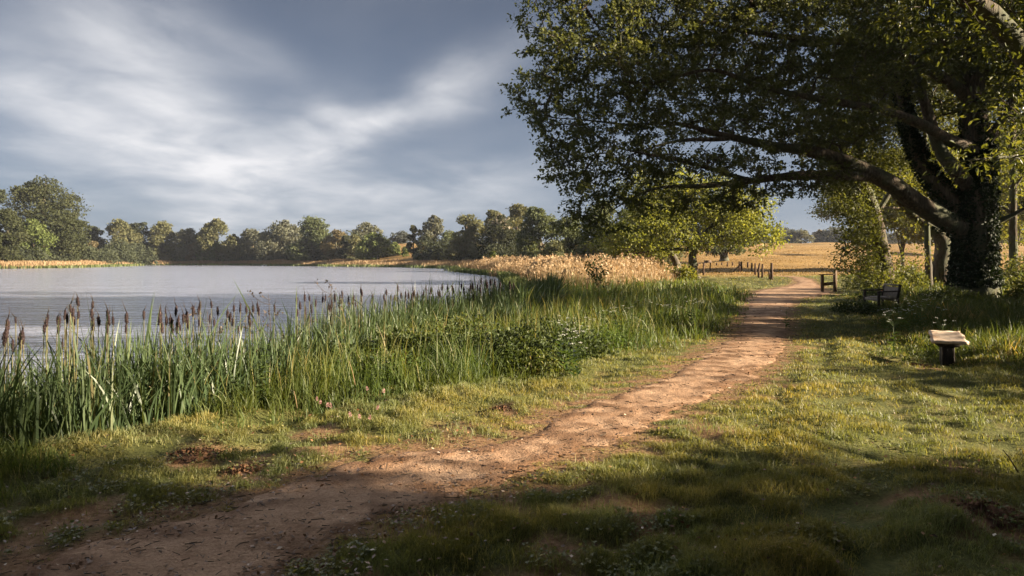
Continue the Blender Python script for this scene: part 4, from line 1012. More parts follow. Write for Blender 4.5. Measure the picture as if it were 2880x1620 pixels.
FARLIST = [
    # px0, px1, top, Y, style, tint, label, cat
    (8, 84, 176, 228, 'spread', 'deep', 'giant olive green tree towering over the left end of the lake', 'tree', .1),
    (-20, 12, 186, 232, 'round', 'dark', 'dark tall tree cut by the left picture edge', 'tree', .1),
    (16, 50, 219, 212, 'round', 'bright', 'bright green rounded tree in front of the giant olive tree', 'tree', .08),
    (-12, 24, 207, 218, 'tall', 'deep', 'mid green tree in front at the left picture edge', 'tree', .05),
    (46, 86, 214, 220, 'tall', 'deep', 'olive tree forming the right shoulder of the giant tree', 'tree', .14),
    (72, 88, 246, 214, 'bush', 'olive', 'low olive bush at the foot of the giant tree', 'shrub', 0),
    (-5, 16, 243, 208, 'bush', 'mid', 'low green bush by the reeds at the left edge', 'shrub', 0),
    (80, 105, 225, 400, 'round', 'dark', 'dark distant tree just right of the giant olive tree', 'tree', .05),
    (102, 137, 217, 385, 'spread', 'olive', 'broad olive tree on the far shore left of the pine', 'tree', .05),
    (126, 150, 221, 390, 'pine', 'dark', 'dark pine with a flat top on the far shore', 'tree', .05),
    (124, 146, 229, 378, 'round', 'dark', 'very dark tree in front of the flat topped pine', 'tree', .05),
    (147, 178, 220, 372, 'tall', 'olive', 'layered olive tree standing forward on the far shore', 'tree', .06),
    (82, 102, 239, 368, 'bush', 'rust', 'rust coloured round bush on the far shore', 'shrub', 0),
    (85, 100, 246, 360, 'bush', 'dark', 'dark round bush in front of the rust coloured one', 'shrub', 0),
    (102, 118, 244, 362, 'cone', 'pale', 'pale green cone shaped bush on the far shore', 'shrub', 0),
    (121, 131, 251.5, 358, 'bush', 'bright', 'small bright bush between the pale cone and the layered tree', 'shrub', 0),
    (129, 143, 245, 364, 'bush', 'mid', 'mid green bush below the dark pine', 'shrub', 0),
    (142, 152, 250, 366, 'bush', 'mid', 'small green bush left of the layered olive tree foot', 'shrub', 0),
    (173, 201, 228, 400, 'round', 'grey', 'grey green tree right of the layered olive tree', 'tree', .03),
    (199, 232, 217.5, 395, 'spread', 'olive', 'round headed olive tree rising above the middle far shore', 'tree', .05),
    (177, 188, 239, 372, 'tall', 'pale', 'slim pale bush beside the layered olive tree', 'shrub', 0),
    (184, 208, 241, 378, 'bush', 'rust', 'brownish thicket below the round headed olive tree', 'shrub', 0),
    (198, 224, 241, 370, 'round', 'bright', 'light green low tree below the round headed olive tree', 'tree', .03),
    (221, 246, 234, 366, 'round', 'olive', 'olive tree right of the light green low tree', 'tree', .03),
    (238, 266, 227, 350, 'round', 'grey', 'grey domed tree near the middle of the far shore', 'tree', .03),
    (258, 304, 220, 338, 'tall', 'grey', 'large grey green tree with pale crown on the far shore', 'tree', .03),
    (290, 336, 215, 330, 'cone', 'mid', 'tallest pointed green tree of the middle far shore', 'tree', .03),
    (300, 326, 232, 318, 'round', 'dark', 'dark tree in front of the tallest pointed tree', 'tree', .03),
    (324, 350, 229, 322, 'round', 'rust', 'yellow brown tree right of the tallest pointed tree', 'tree', .05),
    (322, 344, 244, 312, 'bush', 'pale', 'pale low bush below the yellow brown tree', 'shrub', 0),
    (336, 355, 235, 300, 'round', 'dark', 'dark rounded bush left of the lone oak on the shore', 'shrub', 0),
    (344, 366, 234, 285, 'bush', 'olive', 'willow like olive bush behind the lone shore oak', 'shrub', 0),
    (352, 382, 221.5, 360, 'round', 'grey', 'grey domed tree far behind the lone shore oak', 'tree', .05),
    (357, 390, 231.5, 248, 'spread', 'bright', 'lone oak with spreading yellow green crown and visible trunk on the shore', 'tree', .2),
    (385, 402, 241, 330, 'bush', 'bright', 'light green shrub right of the lone shore oak', 'shrub', 0),
    (400, 410, 246, 320, 'bush', 'bright', 'small light shrub at the edge of the far meadow', 'shrub', 0),
    (391, 413, 230.5, 420, 'round', 'haze_blue', 'bluish tree far behind the meadow gap', 'tree', .05),
    (405, 422, 225, 300, 'sparse', 'olive', 'thin half bare tree with ivy on its trunk by the far meadow', 'tree', .25),
    (421, 447, 215.5, 300, 'tall', 'grey', 'tall grey olive tree right of the half bare tree', 'tree', .05),
    (412, 440, 236, 292, 'round', 'dark', 'dark bush under the tall grey olive tree', 'shrub', 0),
    (436, 462, 230, 300, 'round', 'mid', 'mid green tree behind the brown trunked pine', 'tree', .03),
    (449, 485, 213.5, 208, 'pine', 'olive', 'tall pine with long bare brown trunk near the lake bend', 'tree', .2),
    (440, 470, 240, 206, 'bush', 'olive', 'low spreading branches of bush beside the pine trunk', 'shrub', 0),
    (466, 482, 243, 204, 'bush', 'pale', 'light bush right of the pine trunk', 'shrub', 0),
    (481, 522, 216, 196, 'round', 'blossom', 'dark chestnut with pale blossom along its domed top', 'tree', .02),
    (481, 506, 208, 255, 'round', 'olive', 'olive tree peeping over the chestnut', 'tree', .05),
    (502, 534, 203, 238, 'tall', 'olive', 'tall olive tree behind the chestnut', 'tree', .05),
    (518, 562, 204, 180, 'tall', 'mid', 'large mid green tree right of the chestnut', 'tree', .03),
    (487, 499, 251, 172, 'cone', 'bright', 'small bright sapling in front of the chestnut', 'shrub', 0),
    (500, 510, 254.5, 170, 'bush', 'bright', 'tiny bright bush in the reeds before the chestnut', 'shrub', 0),
    (412, 423, 251, 235, 'cone', 'mid', 'small green bush in the far meadow left', 'shrub', 0),
    (429, 440, 252, 232, 'bush', 'olive', 'small olive bush in the far meadow right', 'shrub', 0),
    (548, 590, 214, 150, 'tall', 'mid', 'green tree half hidden behind the oak leaves at the bend', 'tree', .03),
    (580, 632, 198, 140, 'round', 'mid', 'large green tree behind the sunlit spreading tree on its left', 'tree', .03),
    (540, 572, 240, 138, 'bush', 'pale', 'pale willow bush behind the golden reeds', 'shrub', 0),
    (566, 606, 243, 128, 'bush', 'pale', 'wide pale green thicket behind the golden reeds', 'shrub', 0),
    (600, 640, 248, 118, 'bush', 'bright', 'bright thicket left of the sunlit spreading tree', 'shrub', 0),
    (620, 690, 190, 150, 'round', 'olive', 'broad olive tree directly behind the sunlit spreading tree', 'tree', .05),
    (735, 768, 229, 440, 'round', 'haze_blue', 'bluish far tree at the meadow top left of the gap', 'tree', .0),
    (766, 796, 226, 445, 'round', 'haze_blue', 'bluish far tree on the left of the meadow skyline gap', 'tree', .0),
    (790, 812, 229, 440, 'round', 'grey', 'rounded far tree alone in the middle of the skyline gap', 'tree', .0),
    (811, 829, 229, 450, 'round', 'rust', 'brownish far tree right of the rounded skyline tree', 'tree', .0),
    (820, 850, 226, 445, 'round', 'haze_blue', 'bluish far tree on the right of the meadow skyline gap', 'tree', .0),
    (845, 885, 228, 440, 'spread', 'haze_blue', 'bluish far tree behind the leafy leaning tree', 'tree', .0),
    (880, 925, 230, 440, 'spread', 'grey', 'far tree on the skyline behind the slim tree', 'tree', .0),
    (920, 970, 229, 440, 'spread', 'haze_blue', 'far tree on the skyline behind the burred trunk', 'tree', .0),
    (1052, 1100, 165, 192, 'spread', 'mid', 'large meadow tree beyond the right edge', 'tree', .1),
    (1045, 1110, 172, 100, 'spread', 'mid', 'nearer meadow tree beyond the right edge', 'tree', .12),
    (985, 1040, 228, 440, 'spread', 'grey', 'far tree on the skyline right of the great oak', 'tree', .0),
]
for k, (a, b, top, Y, st, ti, lab, cat, cb) in enumerate(FARLIST):
    nm = {'tree': 'pine_tree' if st == 'pine' else 'tree', 'shrub': 'shrub'}[cat]
    far_tree(nm, lab, cat, a, b, top, Y, st, ti, 'trees and bushes across the lake' if Y > 160 and a < 600 else None, cb, seed=k, trunk_w=.75 if 'brown trunk' in lab else None)

# the closed wood and its undergrowth behind the far shore
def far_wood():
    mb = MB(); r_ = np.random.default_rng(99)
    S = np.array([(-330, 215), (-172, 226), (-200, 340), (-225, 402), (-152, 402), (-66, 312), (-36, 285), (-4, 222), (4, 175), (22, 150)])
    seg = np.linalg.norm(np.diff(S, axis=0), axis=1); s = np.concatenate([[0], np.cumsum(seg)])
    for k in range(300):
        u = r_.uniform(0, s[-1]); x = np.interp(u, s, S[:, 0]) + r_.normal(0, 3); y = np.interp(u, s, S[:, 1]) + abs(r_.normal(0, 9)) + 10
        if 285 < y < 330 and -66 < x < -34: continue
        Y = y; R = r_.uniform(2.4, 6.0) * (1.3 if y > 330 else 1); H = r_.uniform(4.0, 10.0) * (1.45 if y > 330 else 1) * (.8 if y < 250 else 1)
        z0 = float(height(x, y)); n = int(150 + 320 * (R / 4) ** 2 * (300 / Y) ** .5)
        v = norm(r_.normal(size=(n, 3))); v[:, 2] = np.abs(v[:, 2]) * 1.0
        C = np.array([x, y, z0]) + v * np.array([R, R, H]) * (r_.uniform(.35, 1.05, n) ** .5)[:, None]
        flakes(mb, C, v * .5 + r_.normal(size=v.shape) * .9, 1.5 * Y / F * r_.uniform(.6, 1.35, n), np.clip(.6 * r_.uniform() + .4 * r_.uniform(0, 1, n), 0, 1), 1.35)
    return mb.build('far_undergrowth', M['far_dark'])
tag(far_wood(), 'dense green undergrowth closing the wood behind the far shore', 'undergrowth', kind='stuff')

# woodland standing to the right of the picture (its shade falls across the grass), plus trees added behind to block sky
def wood_tree(X, Y, R, zlo, zhi, dens, sd_, lab):
    r_ = np.random.default_rng(sd_)
    z0 = float(height(X, Y)); bl = []
    for k in range(16):
        a_ = r_.uniform(0, 2 * pi); d = math.sqrt(r_.uniform(0, 1)) * R * .8
        bl.append(((X + cos(a_) * d, Y + sin(a_) * d, r_.uniform(zlo + R * .25, zhi)), (R * r_.uniform(.3, .42), R * r_.uniform(.3, .42), R * r_.uniform(.25, .35))))
    zm = (zlo + zhi) / 2
    tree('woodland_tree', lab, (X, Y), [[(X, Y, z0 - .2, .42), (X, Y, zlo, .32), (X, Y, zm, .2), (X, Y, zhi, .06)], [(X, Y, zlo, .14), (X + R * .5, Y, zm, .06)], [(X, Y, zlo + .4, .14), (X - R * .5, Y + .4, zm, .06)], [(X, Y, zlo + .3, .14), (X, Y - R * .5, zm, .06)]],
         bl, dens, 16, 1.0, .32, .2, M['oak_leaf'], M['bark'], sd_, 'woodland trees beside the lawn', tip=.014, step=1.2)
WOOD = [
    (21, -3.9, 6.2, .8, 13, 26, 'woodland tree shading the foreground grass, nearest the viewpoint'),
    (20.5, -.4, 3.1, .4, 4.8, 40, 'low thorn tree at the right of the viewpoint'),
    (27, -9, 6.5, 2.0, 14, 14, 'woodland tree behind the viewpoint on the right'),
    (22.5, 8.4, 2.7, .6, 4.4, 22, 'first thorn tree of the low belt right of the lawn'),
    (24.0, 14.0, 3.2, .6, 5.0, 18, 'second thorn tree of the low belt right of the lawn'),
    (26.5, 18.6, 3.0, .6, 5.4, 18, 'third thorn tree of the low belt right of the lawn'),
    (37, 17.5, 5.0, 5, 17, 9, 'tall woodland tree right of the great oak, nearer one'),
    (39, 22, 5.5, 4, 18, 8, 'tall woodland tree right of the great oak, farther one'),
    (8, -7, 6, 4.5, 14, 8, 'woodland tree behind the viewpoint'),  # this and those below: unseen, added to cut sky light
    (6.5, -3.0, 7.4, 5.4, 13, 22, 'broad woodland tree roofing over the viewpoint'),
    (-3.8, -1.6, 6.4, 5.7, 13, 22, 'spreading woodland tree over the left of the viewpoint'),
    (-7, -6, 5.5, 5.0, 13, 9, 'woodland tree behind the viewpoint on the left'),
]
for k, w in enumerate(WOOD): wood_tree(*w[:6], 200 + k, w[6])
#PART3
# ------------------------------------------------------------------ small planting
# cattails: picture positions of the brown heads (2880 wide) with head length in pixels
HEADS = []
def hz(list_, ox, oy, sc, ln):
    for a in list_: HEADS.append((ox + a[0] * sc, oy + a[1] * sc, ln if len(a) < 3 else a[2]))
hz([(5, 530, 46), (30, 570, 40), (100, 440, 44), (145, 400, 20), (165, 600, 50), (220, 560, 40), (435, 420), (455, 375), (515, 400), (530, 485), (575, 345), (600, 385), (618, 290), (600, 530), (650, 390), (690, 405), (710, 225), (712, 322), (812, 335), (822, 455), (877, 405), (920, 405, 38), (988, 395, 34), (990, 465), (1038, 340, 34), (1030, 400), (1177, 375, 40), (1360, 345), (1460, 375, 40), (1510, 310, 18), (1508, 400), (1560, 405), (1612, 310, 34), (1612, 450, 44), (1660, 410), (1698, 370, 38), (1725, 380), (1772, 320), (1820, 310)], 0, 780, .3037, 30)
hz([(1500, 1140), (1520, 1100), (1650, 1140), (1605, 1200), (1750, 1120), (1805, 1110), (1830, 1130), (1770, 1225), (1890, 1150), (1910, 1120), (1940, 1110), (1965, 1140), (1880, 1200), (1695, 1240), (2050, 1120), (2235, 1060), (2250, 1150), (2268, 1100), (2295, 1040), (2325, 1180), (2385, 1080), (2355, 1120), (2440, 1050), (2478, 1110), (2535, 1040), (2560, 1050), (2515, 1085)], 0, 450, .3727, 25)
hz([(28, 910), (62, 990), (122, 900), (152, 880), (165, 930), (215, 920), (240, 930), (265, 910), (312, 850), (332, 870), (310, 910), (380, 900), (405, 925), (475, 905), (505, 950), (518, 865), (553, 915), (570, 915), (592, 835), (600, 890), (638, 880), (665, 890), (692, 880), (713, 875), (728, 870), (765, 880), (797, 850), (833, 860), (850, 855), (880, 870), (935, 830), (970, 840), (1000, 830), (1015, 855), (1055, 820), (1080, 845), (1065, 880), (1130, 830), (1148, 815), (1160, 825), (1212, 775), (1255, 800), (1300, 790), (1330, 800), (1360, 810), (485, 1030, 16), (565, 1020, 14), (415, 1060, 12)], 900, 500, .3727, 20)
jr = np.random.default_rng(41)
for a in list(HEADS):
    if jr.uniform() < .5: HEADS.append((a[0] + jr.normal(0, 26), a[1] + jr.uniform(-6, 34), a[2] * jr.uniform(.75, 1)))
def head_mesh(kind, sd_):
    """ragged spindle of seed fluff, 1 unit long"""
    r_ = np.random.default_rng(sd_)
    nr, ns = 15, 9
    V = []; t = np.linspace(0, 1, nr)
    prof = np.sin(pi * np.clip(t, .02, .98)) ** .45
    for i in range(nr):
        k = .145 * prof[i] * (1 + (.18 if kind else .08) * r_.normal(size=ns)) * (1 + .22 * math.sin(i * 1.7 + sd_))
        th = np.arange(ns) / ns * 2 * pi + r_.uniform(0, .4)
        V.append(np.stack([np.cos(th) * k, np.sin(th) * k, np.full(ns, t[i] - .5) + r_.normal(0, .012, ns)], 1))
    V = np.concatenate(V); Q = []
    for i in range(nr - 1):
        for j in range(ns): Q.append((i * ns + j, i * ns + (j + 1) % ns, (i + 1) * ns + (j + 1) % ns, (i + 1) * ns + j))
    mb = MB(); mb.add(V, Q)
    # loose tufts
    m = 40 if kind else 14
    th = r_.uniform(0, 2 * pi, m); z = r_.uniform(-.5, .4, m); k = .15
    C = np.stack([np.cos(th) * k, np.sin(th) * k, z], 1)
    flakes(mb, C, r_.normal(size=C.shape), r_.uniform(.05, .13, m), r_.uniform(0, 1, m))
    return mb
head_src = []
for k in range(5):
    o = head_mesh(k % 2, k).build('seed_head', M['seed'], None, True); head_src.append(o.data); bpy.data.objects.remove(o)
mb = MB(); tube(mb, [(0, 0, 0), (.008, 0, .4), (0, .006, .8), (0, 0, 1)], [.0055, .005, .0045, .004], 5); so = mb.build('stem', M['stalk']); stem_me = so.data; bpy.data.objects.remove(so)
mb = MB(); tube(mb, [(0, 0, 0), (.02, 0, .4), (.05, .02, 1)], [.006, .005, .002], 5, rnd=0); so = mb.build('spike', M['weed_stem']); spike_me = so.data; bpy.data.objects.remove(so)
LINE_PX = [-30, 0, 30, 120, 250, 440, 520]; LINE_Y = [7.0, 7.2, 7.6, 8.6, 10.2, 15.6, 21.5]
hr = np.random.default_rng(12)
def cattail_label(px):
    if px < 70: return 'cattail with thick fluffy brown head at the left edge of the reeds'
    if px < 130: return 'cattail with slim dark head in the left part of the reeds'
    if px < 215: return 'cattail with ragged brown head before the open water'
    if px < 330: return 'cattail with small brown head in the middle of the reeds'
    if px < 420: return 'cattail with reddish brown head near the far end of the reeds'
    return 'cattail with tiny russet head at the far end of the reeds'
for k, (hx, hy, ln) in enumerate(HEADS):
    px, py = hx * .35556, hy * .35556; pl_ = ln * .35556
    Y = float(np.interp(px, LINE_PX, LINE_Y)) * hr.uniform(.90, 1.03)
    p = at(px, py, Y); L = pl_ / F * Y * .98
    z0 = max(float(height(p[0], p[1])), WATER_Z - .15)
    lx, ly = hr.normal(0, .03, 2)
    lab = cattail_label(px)
    if 215 < hx < 217 and hy < 860: lab = 'tallest cattail rising above the others at left with a small dark head'
    root = thing('cattail', lab, 'cattail', (p[0], p[1], z0), 0, 'cattails along the lake shore')
    root.rotation_euler = (hr.normal(0, .014), hr.normal(0, .018), hr.uniform(0, 6.28))
    hh = p[2] - z0
    s = bpy.data.objects.new('stem', stem_me); COL.objects.link(s); s.parent = root; s.scale = (1, 1, hh + L * .45)
    h_ = bpy.data.objects.new('seed_head', head_src[k % 5]); COL.objects.link(h_); h_.parent = root; h_.location = (0, 0, hh); h_.scale = (L * hr.uniform(.68, .95), L * hr.uniform(.68, .95), L * hr.uniform(.85, 1.12))
    h_.rotation_euler = (hr.normal(0, .05), hr.normal(0, .05), 0)
    q = bpy.data.objects.new('spike', spike_me); COL.objects.link(q); q.parent = root; q.location = (0, 0, hh + L * .42); q.scale = (.8, .8, L * hr.uniform(.35, 1.0)); q.rotation_euler = (hr.normal(0, .12), hr.normal(0, .12), 0)

def leafy_mound(name, label, cat, X, Y, rx, ry, hgt, n, mat, L, W, sd_, group=None, stems=18):
    r_ = np.random.default_rng(sd_)
    z0 = float(height(X, Y))
    t = thing(name, label, cat, (X, Y, z0), 0, group)
    m = n // 9
    v = norm(r_.normal(size=(m, 3))); v[:, 2] = np.abs(v[:, 2]); q = r_.uniform(.35, 1, m) ** .5
    C = v * q[:, None] * np.array([rx, ry, hgt])
    C[:, 2] *= 1 + .22 * np.sin(C[:, 0] * 6 + sd_) * np.sin(C[:, 1] * 5 + 1)
    dirs = v + r_.normal(size=v.shape) * .5
    mb = MB(); spray(mb, C, dirs, 9, L * 2.0, L, W, sd_, .8, .5, .2)
    mb.build('foliage', mat, t)
    mb = MB()
    for k in range(stems):
        e = C[r_.integers(m)]
        P, R = resample([(e[0] * .3, e[1] * .3, 0), (e[0] * .7, e[1] * .7, e[2] * .75), tuple(e)], [.008, .006, .003], .1)
        tube(mb, P, R, 4, rnd=.3, cap=False)
    mb.build('stem', M['weed_stem'], t)
    return t
# brambles on the bank
BR = [(-1.35, 10.6, 1.0, .7, .55, 3600, 'dark bramble bush at the left of the bramble bank'), (-.15, 10.9, 1.1, .8, .66, 5200, 'largest dark bramble mound in the middle of the bank'), (.95, 11.8, .8, .7, .5, 2800, 'bramble bush nearest the path on the bank'), (-2.4, 9.6, .7, .5, .42, 2200, 'small bramble bush among the nettles on the bank'),
      (.5, 13.4, 1.0, .8, .55, 2400, 'bramble bush behind the largest mound'), (2.2, 15.5, 1.1, 1.0, .5, 2200, 'bramble bush on the bank midway to the sunlit tree'), (-1.0, 12.6, .9, .7, .6, 2400, 'bramble bush against the cattail leaves')]
for k, b in enumerate(BR): leafy_mound('bramble_bush', b[6], 'bramble', *b[:6], M['bramble_leaf'], .062, .042, 300 + k, 'bramble bushes on the lake bank')
WC = [(-2.0, 10.0, .7, .5, .42, 900, 'leafy green weed clump left of the bramble bushes'), (-1.6, 9.2, .6, .4, .30, 700, 'low weed clump in front of the left bramble bush'), (.3, 10.3, .7, .4, .32, 800, 'low weed clump in front of the largest bramble mound'), (1.5, 12.6, .8, .6, .42, 800, 'weed clump right of the bramble bushes nearest the path'),
      (1.7, 14.2, .9, .6, .45, 800, 'weed clump beyond the bramble bushes'), (3.0, 16.8, 1.1, .7, .45, 900, 'weed clump on the bank where the path straightens'), (4.2, 19.5, 1.2, .8, .5, 900, 'weed clump on the bank before the dark sapling'), (5.6, 22.5, 1.2, .8, .5, 900, 'weed clump on the bank below the golden reeds'), (-.9, 11.8, .8, .5, .6, 800, 'tall weed clump between brambles and cattails')]
for k, b in enumerate(WC): leafy_mound('weed_clump', b[6], 'weeds', *b[:6], M['nettle_leaf'] if k % 2 else M['meadow_blade'], .06, .026, 420 + k, 'weed clumps on the lake bank')
# undergrowth at the foot of the grove
UG = [(16.2, 25.4, 1.3, .8, .6, 2600, 'dark nettle thicket left of the oak foot', 'bramble_leaf'), (18.8, 24.6, 1.1, .7, 1.15, 1500, 'light green elder sapling growing against the oak trunk', 'leafy_leaf'), (21.3, 25.6, 1.4, .9, .75, 2400, 'green thicket right of the oak foot', 'bramble_leaf'),
      (15.2, 28.3, .8, .7, .45, 1400, 'low leafy bush under the leafy leaning tree', 'bramble_leaf'), (18.0, 32.5, 1.2, .9, .7, 1500, 'pale thicket between the slim tree and the bench', 'leafy_leaf'), (11.1, 22.0, .7, .6, .30, 1300, 'low weedy clump in front of the bench arm', 'bramble_leaf'), (20.3, 34.5, .8, .7, 1.5, 1300, 'slender leafy sapling before the golden meadow', 'leafy_leaf'), (20.2, 38.5, 1.6, 1.0, .9, 1500, 'sunlit low bush right of the gate frame', 'leafy_leaf'), (24.0, 32, 2.2, 1.4, 1.7, 2600, 'tall sunlit thicket at the right edge', 'leafy_leaf'), (20.5, 36, 2.2, 1.4, 1.1, 2000, 'sunlit thicket behind the great oak foot', 'leafy_leaf')]
for k, b in enumerate(UG):
    big = .085 if b[7] == 'bramble_leaf' else .13
    leafy_mound('shrub', b[6], 'shrub', *b[:6], M[b[7]], big, big * .6, 340 + k, None)
# bushes near the trunks of the sunlit tree
for k, (px, py, Y, rx, hgt, lab) in enumerate([(655, 270, 66, 2.2, 1.6, 'leafy bush at the foot of the sunlit spreading tree'), (684, 279, 62, 1.0, 1.1, 'small bright bush in front of the sunlit tree trunk'), (628, 266, 70, 2.4, 1.6, 'bright bush above the golden reeds left of the sunlit tree')]):
    p = at(px, py, Y); leafy_mound('shrub', lab, 'shrub', p[0], p[1], rx, 1.2, hgt, 1600, M['lime_leaf'], .22, .13, 370 + k)

# nettles: upright leafy stems
def nettle_src(sd_, hgt=.62):
    r_ = np.random.default_rng(sd_)
    t = thing('nettle', 'upright nettle with paired toothed leaves on the lake bank', 'nettle', (0, 0, 0), 0, 'nettles on the lake bank')
    mb = MB(); tube(mb, [(0, 0, 0), (.02, .01, hgt * .5), (.01, .03, hgt)], [.005, .004, .002], 5, rnd=.6); mb.build('stem', M['nettle_leaf'], t)
    mb = MB()
    for i in range(11):
        z = hgt * (.2 + .8 * i / 10); a0 = i * pi / 2 + r_.uniform(0, .4); s = .11 * (1 - .55 * (i / 10)) * r_.uniform(.8, 1.2)
        for q in (0, pi):
            d = np.array([cos(a0 + q), sin(a0 + q), .25 - .5 * r_.uniform()])
            leaves(mb, np.array([[.012, .012, z]]), d[None], np.array([[0, 0, 1.]]), [s], [s * .5], np.array([r_.uniform(.2, .9)]))
    mb.build('leaves', M['nettle_leaf'], t); return t
NET = [nettle_src(k, h) for k, h in enumerate((.62, .74, .5))]
nr_ = np.random.default_rng(77); cnt = 0
while cnt < 110:
    u = nr_.uniform(0, 1)
    X = np.interp(u, [0, .35, 1], [-3.7, -1.6, 3.2]) + nr_.normal(0, .35); Y = np.interp(u, [0, .35, 1], [8.2, 9.3, 15.5]) + nr_.normal(0, .5)
    if poly_sd(VERGE, np.array([X]), np.array([Y]))[0] > -.45 or poly_sd(LAKE, np.array([X]), np.array([Y]))[0] < .6: continue
    o = NET[cnt] if cnt < 3 else child_copy(NET[cnt % 3])
    o.location = (X, Y, float(height(X, Y)) - .02); o.rotation_euler = (nr_.normal(0, .08), nr_.normal(0, .08), nr_.uniform(0, 6))
    s = nr_.uniform(.75, 1.15); o.scale = (s, s, s); cnt += 1

# cow parsley
def parsley_src(sd_, hgt):
    r_ = np.random.default_rng(sd_)
    t = thing('cow_parsley', 'cow parsley with flat white flower heads on thin stalks', 'cow parsley')
    ms = MB(); tube(ms, [(0, 0, 0), (.02, 0, hgt * .5), (.01, .02, hgt * .86)], [.005, .004, .003], 5, rnd=.5)
    mf = MB()
    for u in range(5):
        a0 = u * 2 * pi / 5 + r_.uniform(-.4, .4); d = .13 * r_.uniform(.5, 1.2); z = hgt * r_.uniform(.86, 1.06)
        c = np.array([cos(a0) * d, sin(a0) * d, z])
        frusta(ms, np.array([[.01, .015, hgt * .75]]), c[None], np.array([.0025]), np.array([.0015]), 4, .5)
        m = 16; th = r_.uniform(0, 2 * pi, m); q = np.sqrt(r_.uniform(0, 1, m)) * .030
        C = c + np.stack([np.cos(th) * q, np.sin(th) * q, r_.normal(0, .004, m)], 1)
        flakes(mf, C, r_.normal(0, .25, (m, 3)) + [0, 0, 1], r_.uniform(.008, .016, m), r_.uniform(0, 1, m), 1.1)
    for i in range(14):
        a0 = r_.uniform(0, 2 * pi); z = hgt * r_.uniform(.08, .6); d = np.array([cos(a0), sin(a0), .3])
        leaves(ms, np.array([[.01, .005, z]]), d[None], np.array([[0, 0, 1.]]), [.13], [.05], np.array([.4]))
    ms.build('stem', M['nettle_leaf'], t); mf.build('flower_head', M['white_petal'], t); return t
PAR = [parsley_src(k, h) for k, h in enumerate((.62, .75, .52))]
pr_ = np.random.default_rng(33)
PPX = [(2520, 868), (2535, 862), (2556, 852), (2570, 858), (2590, 858), (2612, 842), (2620, 838), (2630, 832), (2488, 872), (2500, 880), (2515, 886), (2555, 892), (2650, 876), (2655, 892), (2605, 848), (2545, 866), (2600, 832), (2580, 868),
       (1600, 925), (1615, 930), (1622, 945), (1590, 940), (1575, 905), (1602, 912), (1640, 912), (1593, 883), (1625, 965), (1660, 895), (1945, 838), (1960, 858), (1968, 850), (1940, 848), (1880, 862), (1870, 856), (1795, 845), (1820, 852), (1770, 858), (1840, 842), (1910, 868), (1700, 880), (1735, 872), (2210, 470 + 400)]
for k, (hx, hy) in enumerate(PPX):
    px, py = hx * .35556, hy * .35556
    hgt = (.62, .75, .52)[k % 3]
    # a flower head is near the top of the plant, so it stands a little nearer than its sight line meets the ground
    Yg = (EYE - hgt * .95) * F / (py - HZ)
    if Yg > 34: Yg = 34
    X = (px - 512) / F * Yg
    o = PAR[k] if k < 3 else child_copy(PAR[k % 3])
    o.location = (X, Yg, float(height(X, Yg))); o.rotation_euler = (0, 0, pr_.uniform(0, 6))
    if px > 850: o['label'] = 'white flowered cow parsley in the long grass beside the bench'; o['group'] = 'cow parsley beside the bench'
    elif px < 600: o['label'] = 'white flowered cow parsley among the brambles on the bank'; o['group'] = 'cow parsley among the brambles'
    else: o['label'] = 'white flowered cow parsley on the bank left of the path'; o['group'] = 'cow parsley on the path bank'

# clover flowers
def clover_src():
    r_ = np.random.default_rng(5)
    t = thing('clover', 'pink clover flower head on a short stalk in the bank grass', 'flower', group='pink clover flowers in the bank grass')
    mb = MB(); tube(mb, [(0, 0, 0), (.01, 0, .1), (0, 0, .2)], [.0025, .002, .002], 4, rnd=.7); mb.build('stem', M['nettle_leaf'], t)
    mb = MB(); m = 60; v = norm(r_.normal(size=(m, 3))); C = v * [.014, .014, .017] + [0, 0, .21]
    leaves(mb, C, v + [0, 0, .6], r_.normal(size=v.shape), np.full(m, .014), np.full(m, .007), r_.uniform(0, 1, m)); mb.build('flower_head', M['pink_petal'], t)
    return t
cl0 = clover_src()
for k, (zx, zy) in enumerate([(1797, 405), (1800, 422), (1842, 478), (1883, 483), (2010, 540), (2045, 518), (2065, 527), (2092, 500), (2158, 433), (2108, 378)]):
    px, py = zx * .497 * .35556, (900 + zy * .497) * .35556
    Y = (EYE - .23) * F / (py - HZ); X = (px - 512) / F * Y
    o = cl0 if k == 0 else child_copy(cl0)
    o.location = (X, Y, float(height(X, Y)) + .02); o.rotation_euler = (.1, .05 * k, k); o.scale = (.55, .55, 1.0)

